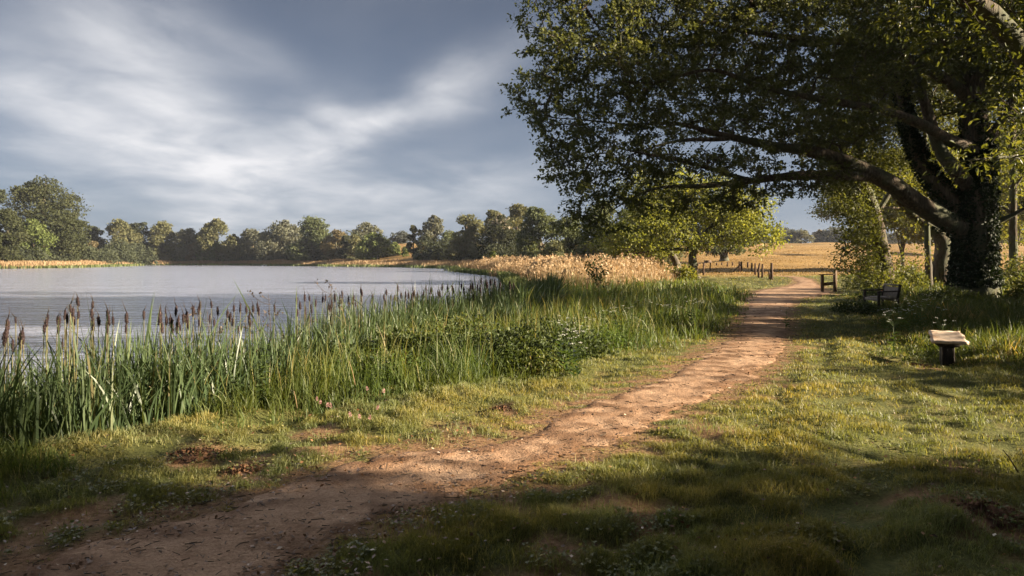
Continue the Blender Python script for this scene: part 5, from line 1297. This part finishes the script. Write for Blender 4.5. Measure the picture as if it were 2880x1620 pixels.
# dead weeds against the water, sapling in the reeds, dry stalks
def weed(label, px, py0, py1, Y, sd_, mat=None, leafy=0):
    r_ = np.random.default_rng(sd_)
    X = (px - 512) / F * Y; z0 = float(height(X, Y)); zt = EYE - (py0 - HZ) / F * Y; H = zt - z0
    t = thing('dry_weed' if not leafy else 'sapling', label, 'weed' if not leafy else 'sapling', (X, Y, z0))
    mb = MB(); P, R = resample([(0, 0, 0), (.03, 0, H * .5), (-.04, 0, H)], [.009, .007, .003], .1); tube(mb, P, R, 5, rnd=.2)
    ends = []
    for k in range(12):
        h0 = H * r_.uniform(.45, .98); a0 = r_.uniform(0, 2 * pi); l = .2 * r_.uniform(.5, 1.3) * H / 1.5
        e = np.array([cos(a0) * l, sin(a0) * l * .6, h0 + l * r_.uniform(.2, .9)])
        tube(mb, resample([(0, 0, h0), tuple(e * .55 + np.array([0, 0, h0 * .42])), tuple(e)], [.004, .003, .002], .06)[0], .003, 4, rnd=.2)
        ends.append(e)
    mb.build('stem', M['weed_stem'], t)
    E = np.array(ends); m = 9 if not leafy else leafy
    C = np.repeat(E, m, 0) + r_.normal(0, .03 if not leafy else .08, (len(E) * m, 3))
    mb = MB()
    if leafy: leaves(mb, C, r_.normal(size=C.shape), r_.normal(0, .5, C.shape) + [0, 0, 1], np.full(len(C), .10), np.full(len(C), .055), r_.uniform(0, .6, len(C)))
    else: flakes(mb, C, r_.normal(size=C.shape), np.full(len(C), .028), r_.uniform(0, .6, len(C)))
    mb.build('foliage' if leafy else 'seed_head', mat or M['weed_stem'], t)
weed('dead branching weed with black seed heads against the water', 332, 281, 330, 11.5, 1)
weed('shorter dead weed with drooping black seeds left of the taller one', 271, 294, 340, 10.3, 2)
weed('dead seedy weed sprig behind the cattails at the left', 210, 311, 340, 9.5, 3)
weed('dark leafy sapling standing alone in front of the golden reeds', 598, 264, 310, 19.5, 4, M['bramble_leaf'], 16)
def dry_stalk(label, px0, py0, px1, py1, Y, r=.006):
    a_, b_ = at(px0, py0, Y), at(px1, py1, Y - .1)
    mb = MB(); P, R = resample([a_, (a_ + b_) / 2 + [.01, 0, .01], b_], [r, r * .8, r * .4], .08); tube(mb, P, R, 5, rnd=0)
    o = mb.build('dry_stalk', M['stalk'], None, True, loc=a_); tag(o, label, 'stalk')
dry_stalk('thin leaning brown stalk in the bank grass by the clover', 355, 385, 349, 361, 8.2)
dry_stalk('short tan stalk stub in the bank grass left of the clover', 297, 408, 294, 391, 7.4)
dry_stalk('bleached stem leaning out of the grass at the right edge', 1018, 472, 1003, 450, 5.3, .007)

# molehills
def molehill(label, px, py, r, h):
    X, Y = ground_at(px, py); z = float(height(X, Y))
    r_ = np.random.default_rng(int(px)); nr, ns = 9, 28; V = []
    for i in range(nr):
        t = i / (nr - 1); th = np.arange(ns) / ns * 2 * pi
        k = r * t * (1 + .10 * np.sin(3 * th + 1) + .06 * r_.normal(size=ns)) + 1e-4
        V.append(np.stack([np.cos(th) * k, np.sin(th) * k * .8, h * (1 - t ** 1.6) * (1 + .22 * r_.normal(size=ns)) - .02], 1))
    Q = [(i * ns + j, (i + 1) * ns + j, (i + 1) * ns + (j + 1) % ns, i * ns + (j + 1) % ns) for i in range(nr - 1) for j in range(ns)]
    mb = MB(); mb.add(np.concatenate(V), Q)
    m = 150; th = r_.uniform(0, 2 * pi, m); q = r * np.sqrt(r_.uniform(0, 1.3, m))
    C = np.stack([np.cos(th) * q, np.sin(th) * q * .8, np.maximum(0, h * (1 - np.minimum(1, q / r) ** 1.6)) + .004], 1)
    flakes(mb, C, r_.normal(size=C.shape) + [0, 0, .8], r_.uniform(.012, .035, m), r_.uniform(0, 1, m), 1.1)
    o = mb.build('molehill', M['soil'], None, False); o.location = (X, Y, z); tag(o, label, 'molehill')
molehill('dark brown crumbly molehill in the grass left of the path', 195, 454, .24, .06)
molehill('low sandy molehill close to the path edge on the left', 242, 469, .17, .04)
molehill('small red brown molehill next to the pale topped stool', 917, 367, .30, .05)
molehill('small sandy molehill in the sunny grass left of the path', 502, 409.5, .16, .05)
molehill('dark red earth heap in the shady grass at the lower right', 981, 524, .26, .07)

# ------------------------------------------------------------------ timber things
def box_bm(mb, c, s, rot=None, taper=1.0, bev=.06):
    """box with chamfered vertical and top edges; rot is a 3x3 matrix"""
    x, y, z = np.array(s) / 2
    b = min(x, y, z) * 2 * bev
    ring = lambda X, Y: [(-X + b, -Y), (X - b, -Y), (X, -Y + b), (X, Y - b), (X - b, Y), (-X + b, Y), (-X, Y - b), (-X, -Y + b)]
    V = [(a, d, -z) for a, d in ring(x, y)] + [(a * taper, d * taper, z - b) for a, d in ring(x, y)] + [(a * taper, d * taper, z) for a, d in [((p[0]) * (1 - b / x), p[1] * (1 - b / y)) for p in ring(x, y)]]
    V = np.array(V)
    if rot is not None: V = V @ np.array(rot).T
    V = V + np.array(c)
    Q = []
    for r in range(2):
        for j in range(8): Q.append((r * 8 + j, r * 8 + (j + 1) % 8, r * 8 + 8 + (j + 1) % 8, r * 8 + 8 + j))
    T = []
    n0 = len(V); V = np.concatenate([V, [V[:8].mean(0)], [V[16:24].mean(0)]])
    for j in range(8): T += [(n0, (j + 1) % 8, j), (n0 + 1, 16 + j, 16 + (j + 1) % 8)]
    mb.add(V, Q, T)
def rotm(ax, a):
    c, s = cos(a), sin(a)
    return {'x': [[1, 0, 0], [0, c, -s], [0, s, c]], 'y': [[c, 0, s], [0, 1, 0], [-s, 0, c]], 'z': [[c, -s, 0], [s, c, 0], [0, 0, 1]]}[ax]
def between(mb, a, b, w, d, bev=.08):
    """rectangular bar from a to b"""
    a = np.array(a, float); b = np.array(b, float); L = np.linalg.norm(b - a); z = (b - a) / L
    x = np.cross([0, 1, .01], z); x = x / np.linalg.norm(x); y = np.cross(z, x)
    box_bm(mb, (a + b) / 2, (w, d, L), np.stack([x, y, z], 1), bev=bev)

# bench: length along local y, facing local -x
bx, by = 12.62, 22.3
bench = thing('wooden_bench', 'weathered wooden bench with slatted back standing in the long grass', 'bench', (bx, by, float(height(bx, by))), radians(-8))
BL, BD = 1.25, .60
for yy in (0, BL):
    mb = MB(); between(mb, (0, yy, 0), (-.02, yy, .42), .07, .07); between(mb, (-.02, yy, .42), (.06, yy, .86), .065, .07); mb.build('rear_leg', M['dark_wood'], bench)
    mb = MB(); box_bm(mb, (-BD, yy, .30), (.07, .07, .60)); mb.build('front_leg', M['dark_wood'], bench)
    mb = MB(); between(mb, (.02, yy, .645), (-BD - .05, yy, .615), .045, .10); mb.build('armrest', M['dark_wood'], bench)
mb = MB()
for k in range(5): box_bm(mb, (-.05 - k * .115, BL / 2, .415), (.10, BL - .075, .03))
mb.build('seat', M['grey_wood'], bench)
mb = MB(); box_bm(mb, (-BD + .005, BL / 2, .345), (.03, BL - .075, .09)); box_bm(mb, (-.02, BL / 2, .345), (.03, BL - .075, .09))
mb.build('apron', M['grey_wood'], bench)
mb = MB(); between(mb, (.055, .035, .83), (.055, BL - .035, .83), .11, .05); mb.build('top_rail', M['grey_wood'], bench)
mb = MB()
for k in range(11):
    yy = .09 + k * (BL - .18) / 10; between(mb, (-.012, yy, .44), (.045, yy, .775), .012, .092)
mb.build('backrest', M['grey_wood'], bench)

# pale topped stool
sx, sy = 7.17, 11.25; sz = float(height(sx, sy))
stool = thing('wooden_stool', 'wooden pedestal stool with pale tilted slab top on a dark post', 'stool', (sx, sy, sz + .10), radians(-26))
mb = MB(); box_bm(mb, (0, 0, .06), (.20, .18, .44), bev=.08, taper=1.0); mb.build('post', M['dark_wood'], stool)
mb = MB(); box_bm(mb, (-.09, -.099, .04), (.022, .014, .40)); mb.build('pale_edge', M['grey_wood'], stool)  # paler strip along one edge of the post
tl = np.array(rotm('x', radians(15)))
mb = MB()
V = np.array([(-.13, -.12, .195), (.13, -.12, .195), (.13, .12, .215), (-.13, .12, .215), (-.205, -.20, .262), (.205, -.20, .262), (.205, .20, .372), (-.205, .20, .372)])
mb.add(V, [(0, 1, 5, 4), (1, 2, 6, 5), (2, 3, 7, 6), (3, 0, 4, 7), (3, 2, 1, 0), (4, 5, 6, 7)]); mb.build('bracket', M['dark_wood'], stool)
mb = MB(); nxx, nyy = 13, 11; r_ = np.random.default_rng(8)
gxx, gyy = np.meshgrid(np.linspace(-1, 1, nxx), np.linspace(-1, 1, nyy))
wx = .238 + .016 * -gyy; top = np.stack([gxx * wx + .012 * np.sin(gyy * 5 + 1) * (np.abs(gxx) > .95) - .01 * gyy, gyy * .25 + .008 * np.sin(gxx * 7) * (np.abs(gyy) > .95), .026 + .010 * gxx ** 2 * 0 - .006 * (1 - gxx ** 2) + .002 * r_.normal(size=gxx.shape)], -1)
bot = top.copy(); bot[..., 2] = -.022
V = np.concatenate([top.reshape(-1, 3), bot.reshape(-1, 3)]) @ tl.T + [0, 0, .345]
n1 = nxx * nyy; Q = []
for j in range(nyy - 1):
    for i in range(nxx - 1):
        a0 = j * nxx + i; Q += [(a0, a0 + 1, a0 + nxx + 1, a0 + nxx), (n1 + a0, n1 + a0 + nxx, n1 + a0 + nxx + 1, n1 + a0 + 1)]
rim = [i for i in range(nxx)] + [j * nxx + nxx - 1 for j in range(1, nyy)] + [(nyy - 1) * nxx + i for i in range(nxx - 2, -1, -1)] + [j * nxx for j in range(nyy - 2, 0, -1)]
for k in range(len(rim)): a0, b0 = rim[k], rim[(k + 1) % len(rim)]; Q.append((a0, n1 + a0, n1 + b0, b0))
mb.add(V, Q); mb.build('slab_top', M['pale_wood'], stool)

# kissing gate frame
ga, gb = at(822.3, 292, 36.8), at(835.0, 291, 37.4)
gz = float(height(ga[0], ga[1]))
gate = thing('gate_frame', 'wooden gate frame of two posts and two rails beside the path', 'gate', (ga[0], ga[1], gz))
dx, dy = gb[0] - ga[0], gb[1] - ga[1]
za = EYE - (227.58 + 565 * .08295 - HZ) / F * 36.8 - gz; zb_ = EYE - (227.58 + 515 * .08295 - HZ) / F * 37.4 - gz
mb = MB(); box_bm(mb, (0, 0, za / 2 - .1), (.13, .13, za + .2 - .04), rotm('z', .15)); mb.build('post', M['wood'], gate)
mb = MB(); box_bm(mb, (dx, dy, zb_ / 2 - .1), (.16, .16, zb_ + .2), rotm('z', .15), taper=.95); mb.build('post', M['wood'], gate)
mb = MB(); between(mb, (-.19, -.19 * dy / dx, za - .01), (dx - .082, dy, za + .0), .05, .14); mb.build('top_rail', M['wood'], gate)
mb = MB(); between(mb, (.068, 0, za * .44), (dx - .083, dy, za * .47), .17, .05); mb.build('lower_rail', M['wood'], gate)

# fence posts
FP = [(1158, 425, 640, 30), (1132, 530, 620, 14), (1046, 440, 610, 16), (1004, 430, 600, 17), (960, 430, 575, 15), (918, 425, 532, 14), (871, 415, 525, 15), (792, 410, 538, 17), (770, 408, 538, 14), (686, 415, 500, 11), (625, 415, 510, 11), (559, 420, 505, 10), (495, 425, 500, 13), (418, 420, 510, 10), (349, 425, 492, 9), (271, 425, 490, 9), (337, 430, 582, 14), (258, 470, 600, 18), (127, 430, 490, 9)]
FLAB = ['thick end post of the field fence, its top tapered', 'short strut leaning on the thick end post', 'first fence post behind the thick end post', 'second fence post behind the thick end post', 'third fence post behind the thick end post', 'fourth fence post behind the thick end post', 'fence post overgrown with a creeper', 'braced corner post of the field fence', 'slim post touching the braced corner post', 'fence post left of the braced corner post', 'second fence post left of the braced corner', 'third fence post left of the braced corner', 'bulging fence post midway along the far row', 'fence post just right of the isolated near post', 'thin fence post behind the isolated near post', 'thin fence post right of the sunlit tree trunk', 'isolated near fence post between the far row and the sunlit tree', 'fence post against the sunlit tree trunk', 'last thin fence post left of the sunlit tree trunk']
for k, (zx, zt, zb0, wd) in enumerate(FP):
    px = (1900 + zx * .2333) * .35556; pt = (640 + zt * .2333) * .35556; pb = (640 + zb0 * .2333) * .35556
    Y = min(EYE * F / (pb - HZ), 135)
    for _ in range(4):
        X = (px - 512) / F * Y; z0 = float(height(X, Y)); Y = min((EYE - z0) * F / max(pb - HZ, 3.), 140)
    X = (px - 512) / F * Y; z0 = float(height(X, Y)); H = EYE - (pt - HZ) / F * Y - z0; w = wd * .2333 * .35556 / F * Y
    mb = MB(); r_ = np.random.default_rng(k)
    P = np.array([(0, 0, -.3), (r_.normal(0, .02), 0, H * .5), ((.06 * H if k in (1,) else r_.normal(0, .035)), 0, H)])
    tube(mb, P, np.array([.62, .58, .48]) * w * (1.0 if k == 0 else 1.35), 7, lump=.08, seed=k)
    o = mb.build('fence_post', M['post_wood'], None, False); o.location = (X, Y, z0); o.rotation_euler = (0, 0, r_.uniform(0, 3))
    tag(o, FLAB[k], 'fence post', 'fence posts along the meadow edge')
    if k == 7:
        mb = MB(); between(mb, (0, 0, 0), (-1.75, -.9, -H * .92), .15, .13); o = mb.build('fence_brace', M['wood']); o.location = (X, Y - .2, z0 + H * .9)
        tag(o, 'long slanting brace propping the corner post of the fence', 'brace')

# stumps
def stump(label, px, Y, r, h, mat):
    X = (px - 512) / F * Y; z0 = float(height(X, Y)); r_ = np.random.default_rng(int(px))
    mb = MB(); tube(mb, [(0, 0, -.2), (0, 0, .1 * h), (.02, 0, .5 * h), (0, 0, h)], [r * 1.35, r * 1.15, r, r * .92], 12, lump=.12, seed=int(px))
    o = mb.build('tree_stump', mat, None, False); o.location = (X, Y, z0); tag(o, label, 'stump')
stump('short red brown stump in the grass behind the bench', 879, 29.5, .17, .42, M['red_stump'])
stump('ragged brown stump in the meadow left of the lone field oak', 707.6, 160, .8, .8, M['wood'])

# swans
def swan(label, px, Y, flip):
    X = (px - 512) / F * Y
    t = thing('swan', label, 'swan', (X, Y, WATER_Z), 0 if flip else pi, 'white swans on the far water')
    mb = MB()
    P = np.array([(-.62, 0, .22), (-.45, 0, .20), (-.15, 0, .17), (.2, 0, .16), (.42, 0, .20), (.52, 0, .36), (.50, 0, .58), (.56, 0, .74), (.66, 0, .76), (.74, 0, .73)])
    R = [.03, .14, .23, .22, .12, .06, .05, .055, .065, .03]
    P, R = resample(P, R, .06); tube(mb, P, R, 9); mb.build('body', M['swan'], t, True)
    mb = MB(); tube(mb, [(.72, 0, .73), (.80, 0, .71), (.86, 0, .69)], [.03, .025, .01], 6); mb.build('beak', M['beak'], t, True)
swan('left one of two white swans on the far water', 262.6, 330, True); swan('right one of two white swans on the far water', 265.8, 332, False)
#PART4
HAZE = .00010
# ------------------------------------------------------------------ sky, sun, camera
w = bpy.data.worlds.new('World'); scene.world = w; w.use_nodes = True
nt = w.node_tree
for n in list(nt.nodes): nt.nodes.remove(n)
out = nt.nodes.new('ShaderNodeOutputWorld'); bg = nt.nodes.new('ShaderNodeBackground')
bg.inputs['Strength'].default_value = .046
sky = nt.nodes.new('ShaderNodeTexSky'); sky.sky_type = 'NISHITA'; sky.sun_disc = False
sky.sun_elevation = SUN_EL; sky.sun_rotation = pi / 2 - SUN_AZ
sky.air_density = 1.0; sky.dust_density = 1.5; sky.ozone_density = 2.0
tc = nt.nodes.new('ShaderNodeTexCoord'); sp = nt.nodes.new('ShaderNodeSeparateXYZ'); nt.links.new(tc.outputs['Generated'], sp.inputs[0])
vx, vy, vz = sp.outputs
# cloud deck: where the view ray meets a high plane
den = mth(nt, 'ADD', mth(nt, 'MAXIMUM', vz, 0.0), .13)
cu, cv = mth(nt, 'DIVIDE', vx, den), mth(nt, 'DIVIDE', vy, den)
cm = nt.nodes.new('ShaderNodeCombineXYZ'); nt.links.new(cu, cm.inputs[0]); nt.links.new(cv, cm.inputs[1])
def mapped(loc, rot, sc):
    m = nt.nodes.new('ShaderNodeMapping'); m.inputs['Location'].default_value = loc; m.inputs['Rotation'].default_value = rot; m.inputs['Scale'].default_value = sc
    nt.links.new(cm.outputs[0], m.inputs[0]); return m.outputs[0]
n_big = noise(nt, .55, 5, .55, mapped((2.2, .7, 0), (0, 0, .5), (1, .55, 1)), .6)
n_str = noise(nt, 1.3, 4, .5, mapped((.3, 4.1, 0), (0, 0, -.6), (1, .8, 1)), .5)
n_str2 = noise(nt, 1.3, 4, .5, mapped((5.3, 1.1, 0), (0, 0, .75), (1, .8, 1)), .5)
# compass bearing (x/y) and height of the named cloud banks
ta = mth(nt, 'DIVIDE', vx, mth(nt, 'MAXIMUM', vy, .05)); te = mth(nt, 'DIVIDE', vz, mth(nt, 'MAXIMUM', vy, .05))
wob = mth(nt, 'MULTIPLY', mth(nt, 'SUBTRACT', n_str, .5), .16)
wob2 = mth(nt, 'MULTIPLY', mth(nt, 'SUBTRACT', n_str2, .5), .14)
def bank(px, py, ang, la, lb, amt):
    """an elongated cloud bank: centre, tilt (rising to the right positive), half length and half breadth"""
    a0, e0 = (px - 512) / F, (HZ - py) / F
    da = mth(nt, 'ADD', mth(nt, 'SUBTRACT', ta, a0), wob); de = mth(nt, 'ADD', mth(nt, 'SUBTRACT', te, e0), wob2)
    c, s = cos(ang), sin(ang)
    p = mth(nt, 'DIVIDE', mth(nt, 'ADD', mth(nt, 'MULTIPLY', da, c), mth(nt, 'MULTIPLY', de, s)), la / F)
    q = mth(nt, 'DIVIDE', mth(nt, 'SUBTRACT', mth(nt, 'MULTIPLY', de, c), mth(nt, 'MULTIPLY', da, s)), lb / F)
    d = mth(nt, 'ADD', mth(nt, 'MULTIPLY', p, p), mth(nt, 'MULTIPLY', q, q))
    return mth(nt, 'MULTIPLY', mth(nt, 'EXPONENT', mth(nt, 'MULTIPLY', d, -1.0)), amt)
BANKS = [(225, 172, .05, 84, 30, .46), (110, 125, -.30, 120, 26, .62), (40, 95, -.25, 110, 40, .35), (170, 90, -1.0, 90, 34, .45), (110, 25, -.5, 90, 45, .45), (330, 140, .42, 100, 20, .60), (420, 100, .45, 90, 18, .50), (300, 205, .10, 60, 16, .45), (420, 195, .20, 120, 16, .36), (60, 165, -.2, 80, 16, .28), (250, 60, -.6, 80, 18, .2), (520, 190, .15, 90, 18, .22)]
acc = None
for b in BANKS:
    v = bank(b[0], b[1], b[2], b[3] * 1.15, b[4] * 1.35, b[5] * .86); acc = v if acc is None else mth(nt, 'ADD', acc, v)
n_fine = noise(nt, 2.6, 7, .56, mapped((1.3, 2.1, 0), (0, 0, .3), (1, .8, 1)), .3)
front = mth(nt, 'MULTIPLY', acc, mth(nt, 'ADD', -.10, mth(nt, 'MULTIPLY', n_fine, 1.75)))
gen = mth(nt, 'MULTIPLY', mth(nt, 'SUBTRACT', mth(nt, 'ADD', mth(nt, 'MULTIPLY', n_big, .6), mth(nt, 'MULTIPLY', n_str, .4)), .42), 1.5, None, True)
fac = mth(nt, 'ADD', front, mth(nt, 'MULTIPLY', mth(nt, 'MULTIPLY', gen, n_fine), .62), None, True)
# sky seen between the clouds: Nishita, veiled by thin slate cloud
veil = ramp(nt, vz, [(0, (1.30, 1.60, 2.08)), (.10, (1.08, 1.32, 1.74)), (.35, (.56, .66, .88)), (.6, (.34, .39, .48)), (1, (.30, .34, .42))])
# unseen bright patch added above the view so the lake reflects more light
lk = mth(nt, 'ADD', mth(nt, 'MULTIPLY', vx, -.42), mth(nt, 'MULTIPLY', vy, .9))
def rng_(v, a, b):
    m = nt.nodes.new('ShaderNodeMapRange'); m.interpolation_type = 'SMOOTHSTEP'; m.inputs[1].default_value = a; m.inputs[2].default_value = b; nt.links.new(v, m.inputs[0]); return m.outputs[0]
high = mth(nt, 'MULTIPLY', mth(nt, 'MULTIPLY', rng_(vz, .36, .46), rng_(vz, .86, .62)), rng_(lk, .45, .8))
base = mixc(nt, .80, mixc(nt, 1.0, sky.outputs[0], (.4, .45, .55), 'MULTIPLY'), veil)
cloudc = (4.0, 4.0, 4.1)
colr = mixc(nt, high, mixc(nt, fac, base, cloudc), (14, 14.1, 15.5))
nt.links.new(colr, bg.inputs['Color']); nt.links.new(bg.outputs[0], out.inputs[0])

sl = bpy.data.lights.new('sun', 'SUN'); sl.energy = 5.0; sl.angle = radians(.55); sl.color = (1, .83, .62)
so = bpy.data.objects.new('sun', sl); COL.objects.link(so)
so.rotation_euler = Vector(SDIR).to_track_quat('Z', 'Y').to_euler(); so.location = (60, 20, 40)

# the faint evening haze that softens the far trees
mb = MB()
box = np.array([(x, y, z) for z in (-2.6, 46) for x, y in ((-906, -126), (906, -126), (906, 1406), (-906, 1406))], float)
mb.add(box, [(3, 2, 1, 0), (4, 5, 6, 7), (0, 1, 5, 4), (1, 2, 6, 5), (2, 3, 7, 6), (3, 0, 4, 7)])
hm, hnt, hout = nmat('haze_air')
pv = hnt.nodes.new('ShaderNodeVolumePrincipled'); pv.inputs['Density'].default_value = HAZE; pv.inputs['Color'].default_value = (.80, .87, 1, 1); pv.inputs['Anisotropy'].default_value = .2
hnt.links.new(pv.outputs[0], hout.inputs['Volume'])
tag(mb.build('haze', hm), 'faint bluish haze over lake and meadow', 'haze', kind='stuff')

cam = bpy.data.cameras.new('camera'); co = bpy.data.objects.new('camera', cam); COL.objects.link(co)
cam.sensor_width = 36; cam.lens = 36 * F / 1024; cam.clip_end = 5000; cam.clip_start = .05
cam.shift_y = -(288 - HZ) / 1024
co.location = (0, 0, EYE); co.rotation_euler = (pi / 2, 0, 0)
scene.camera = co
scene.view_settings.view_transform = 'Standard'; scene.view_settings.look = 'None'
scene.view_settings.exposure = 2.3; scene.view_settings.gamma = 1
scene.render.engine = 'CYCLES'
cy = scene.cycles
cy.max_bounces = 6; cy.diffuse_bounces = 3; cy.glossy_bounces = 2; cy.transmission_bounces = 3; cy.transparent_max_bounces = 4
cy.use_denoising = True; cy.denoiser = 'OPENIMAGEDENOISE'; cy.use_adaptive_sampling = True; cy.adaptive_threshold = .006
cy.caustics_reflective = False; cy.caustics_refractive = False
cy.sample_clamp_indirect = 6
scene.render.resolution_x = 1024; scene.render.resolution_y = 576
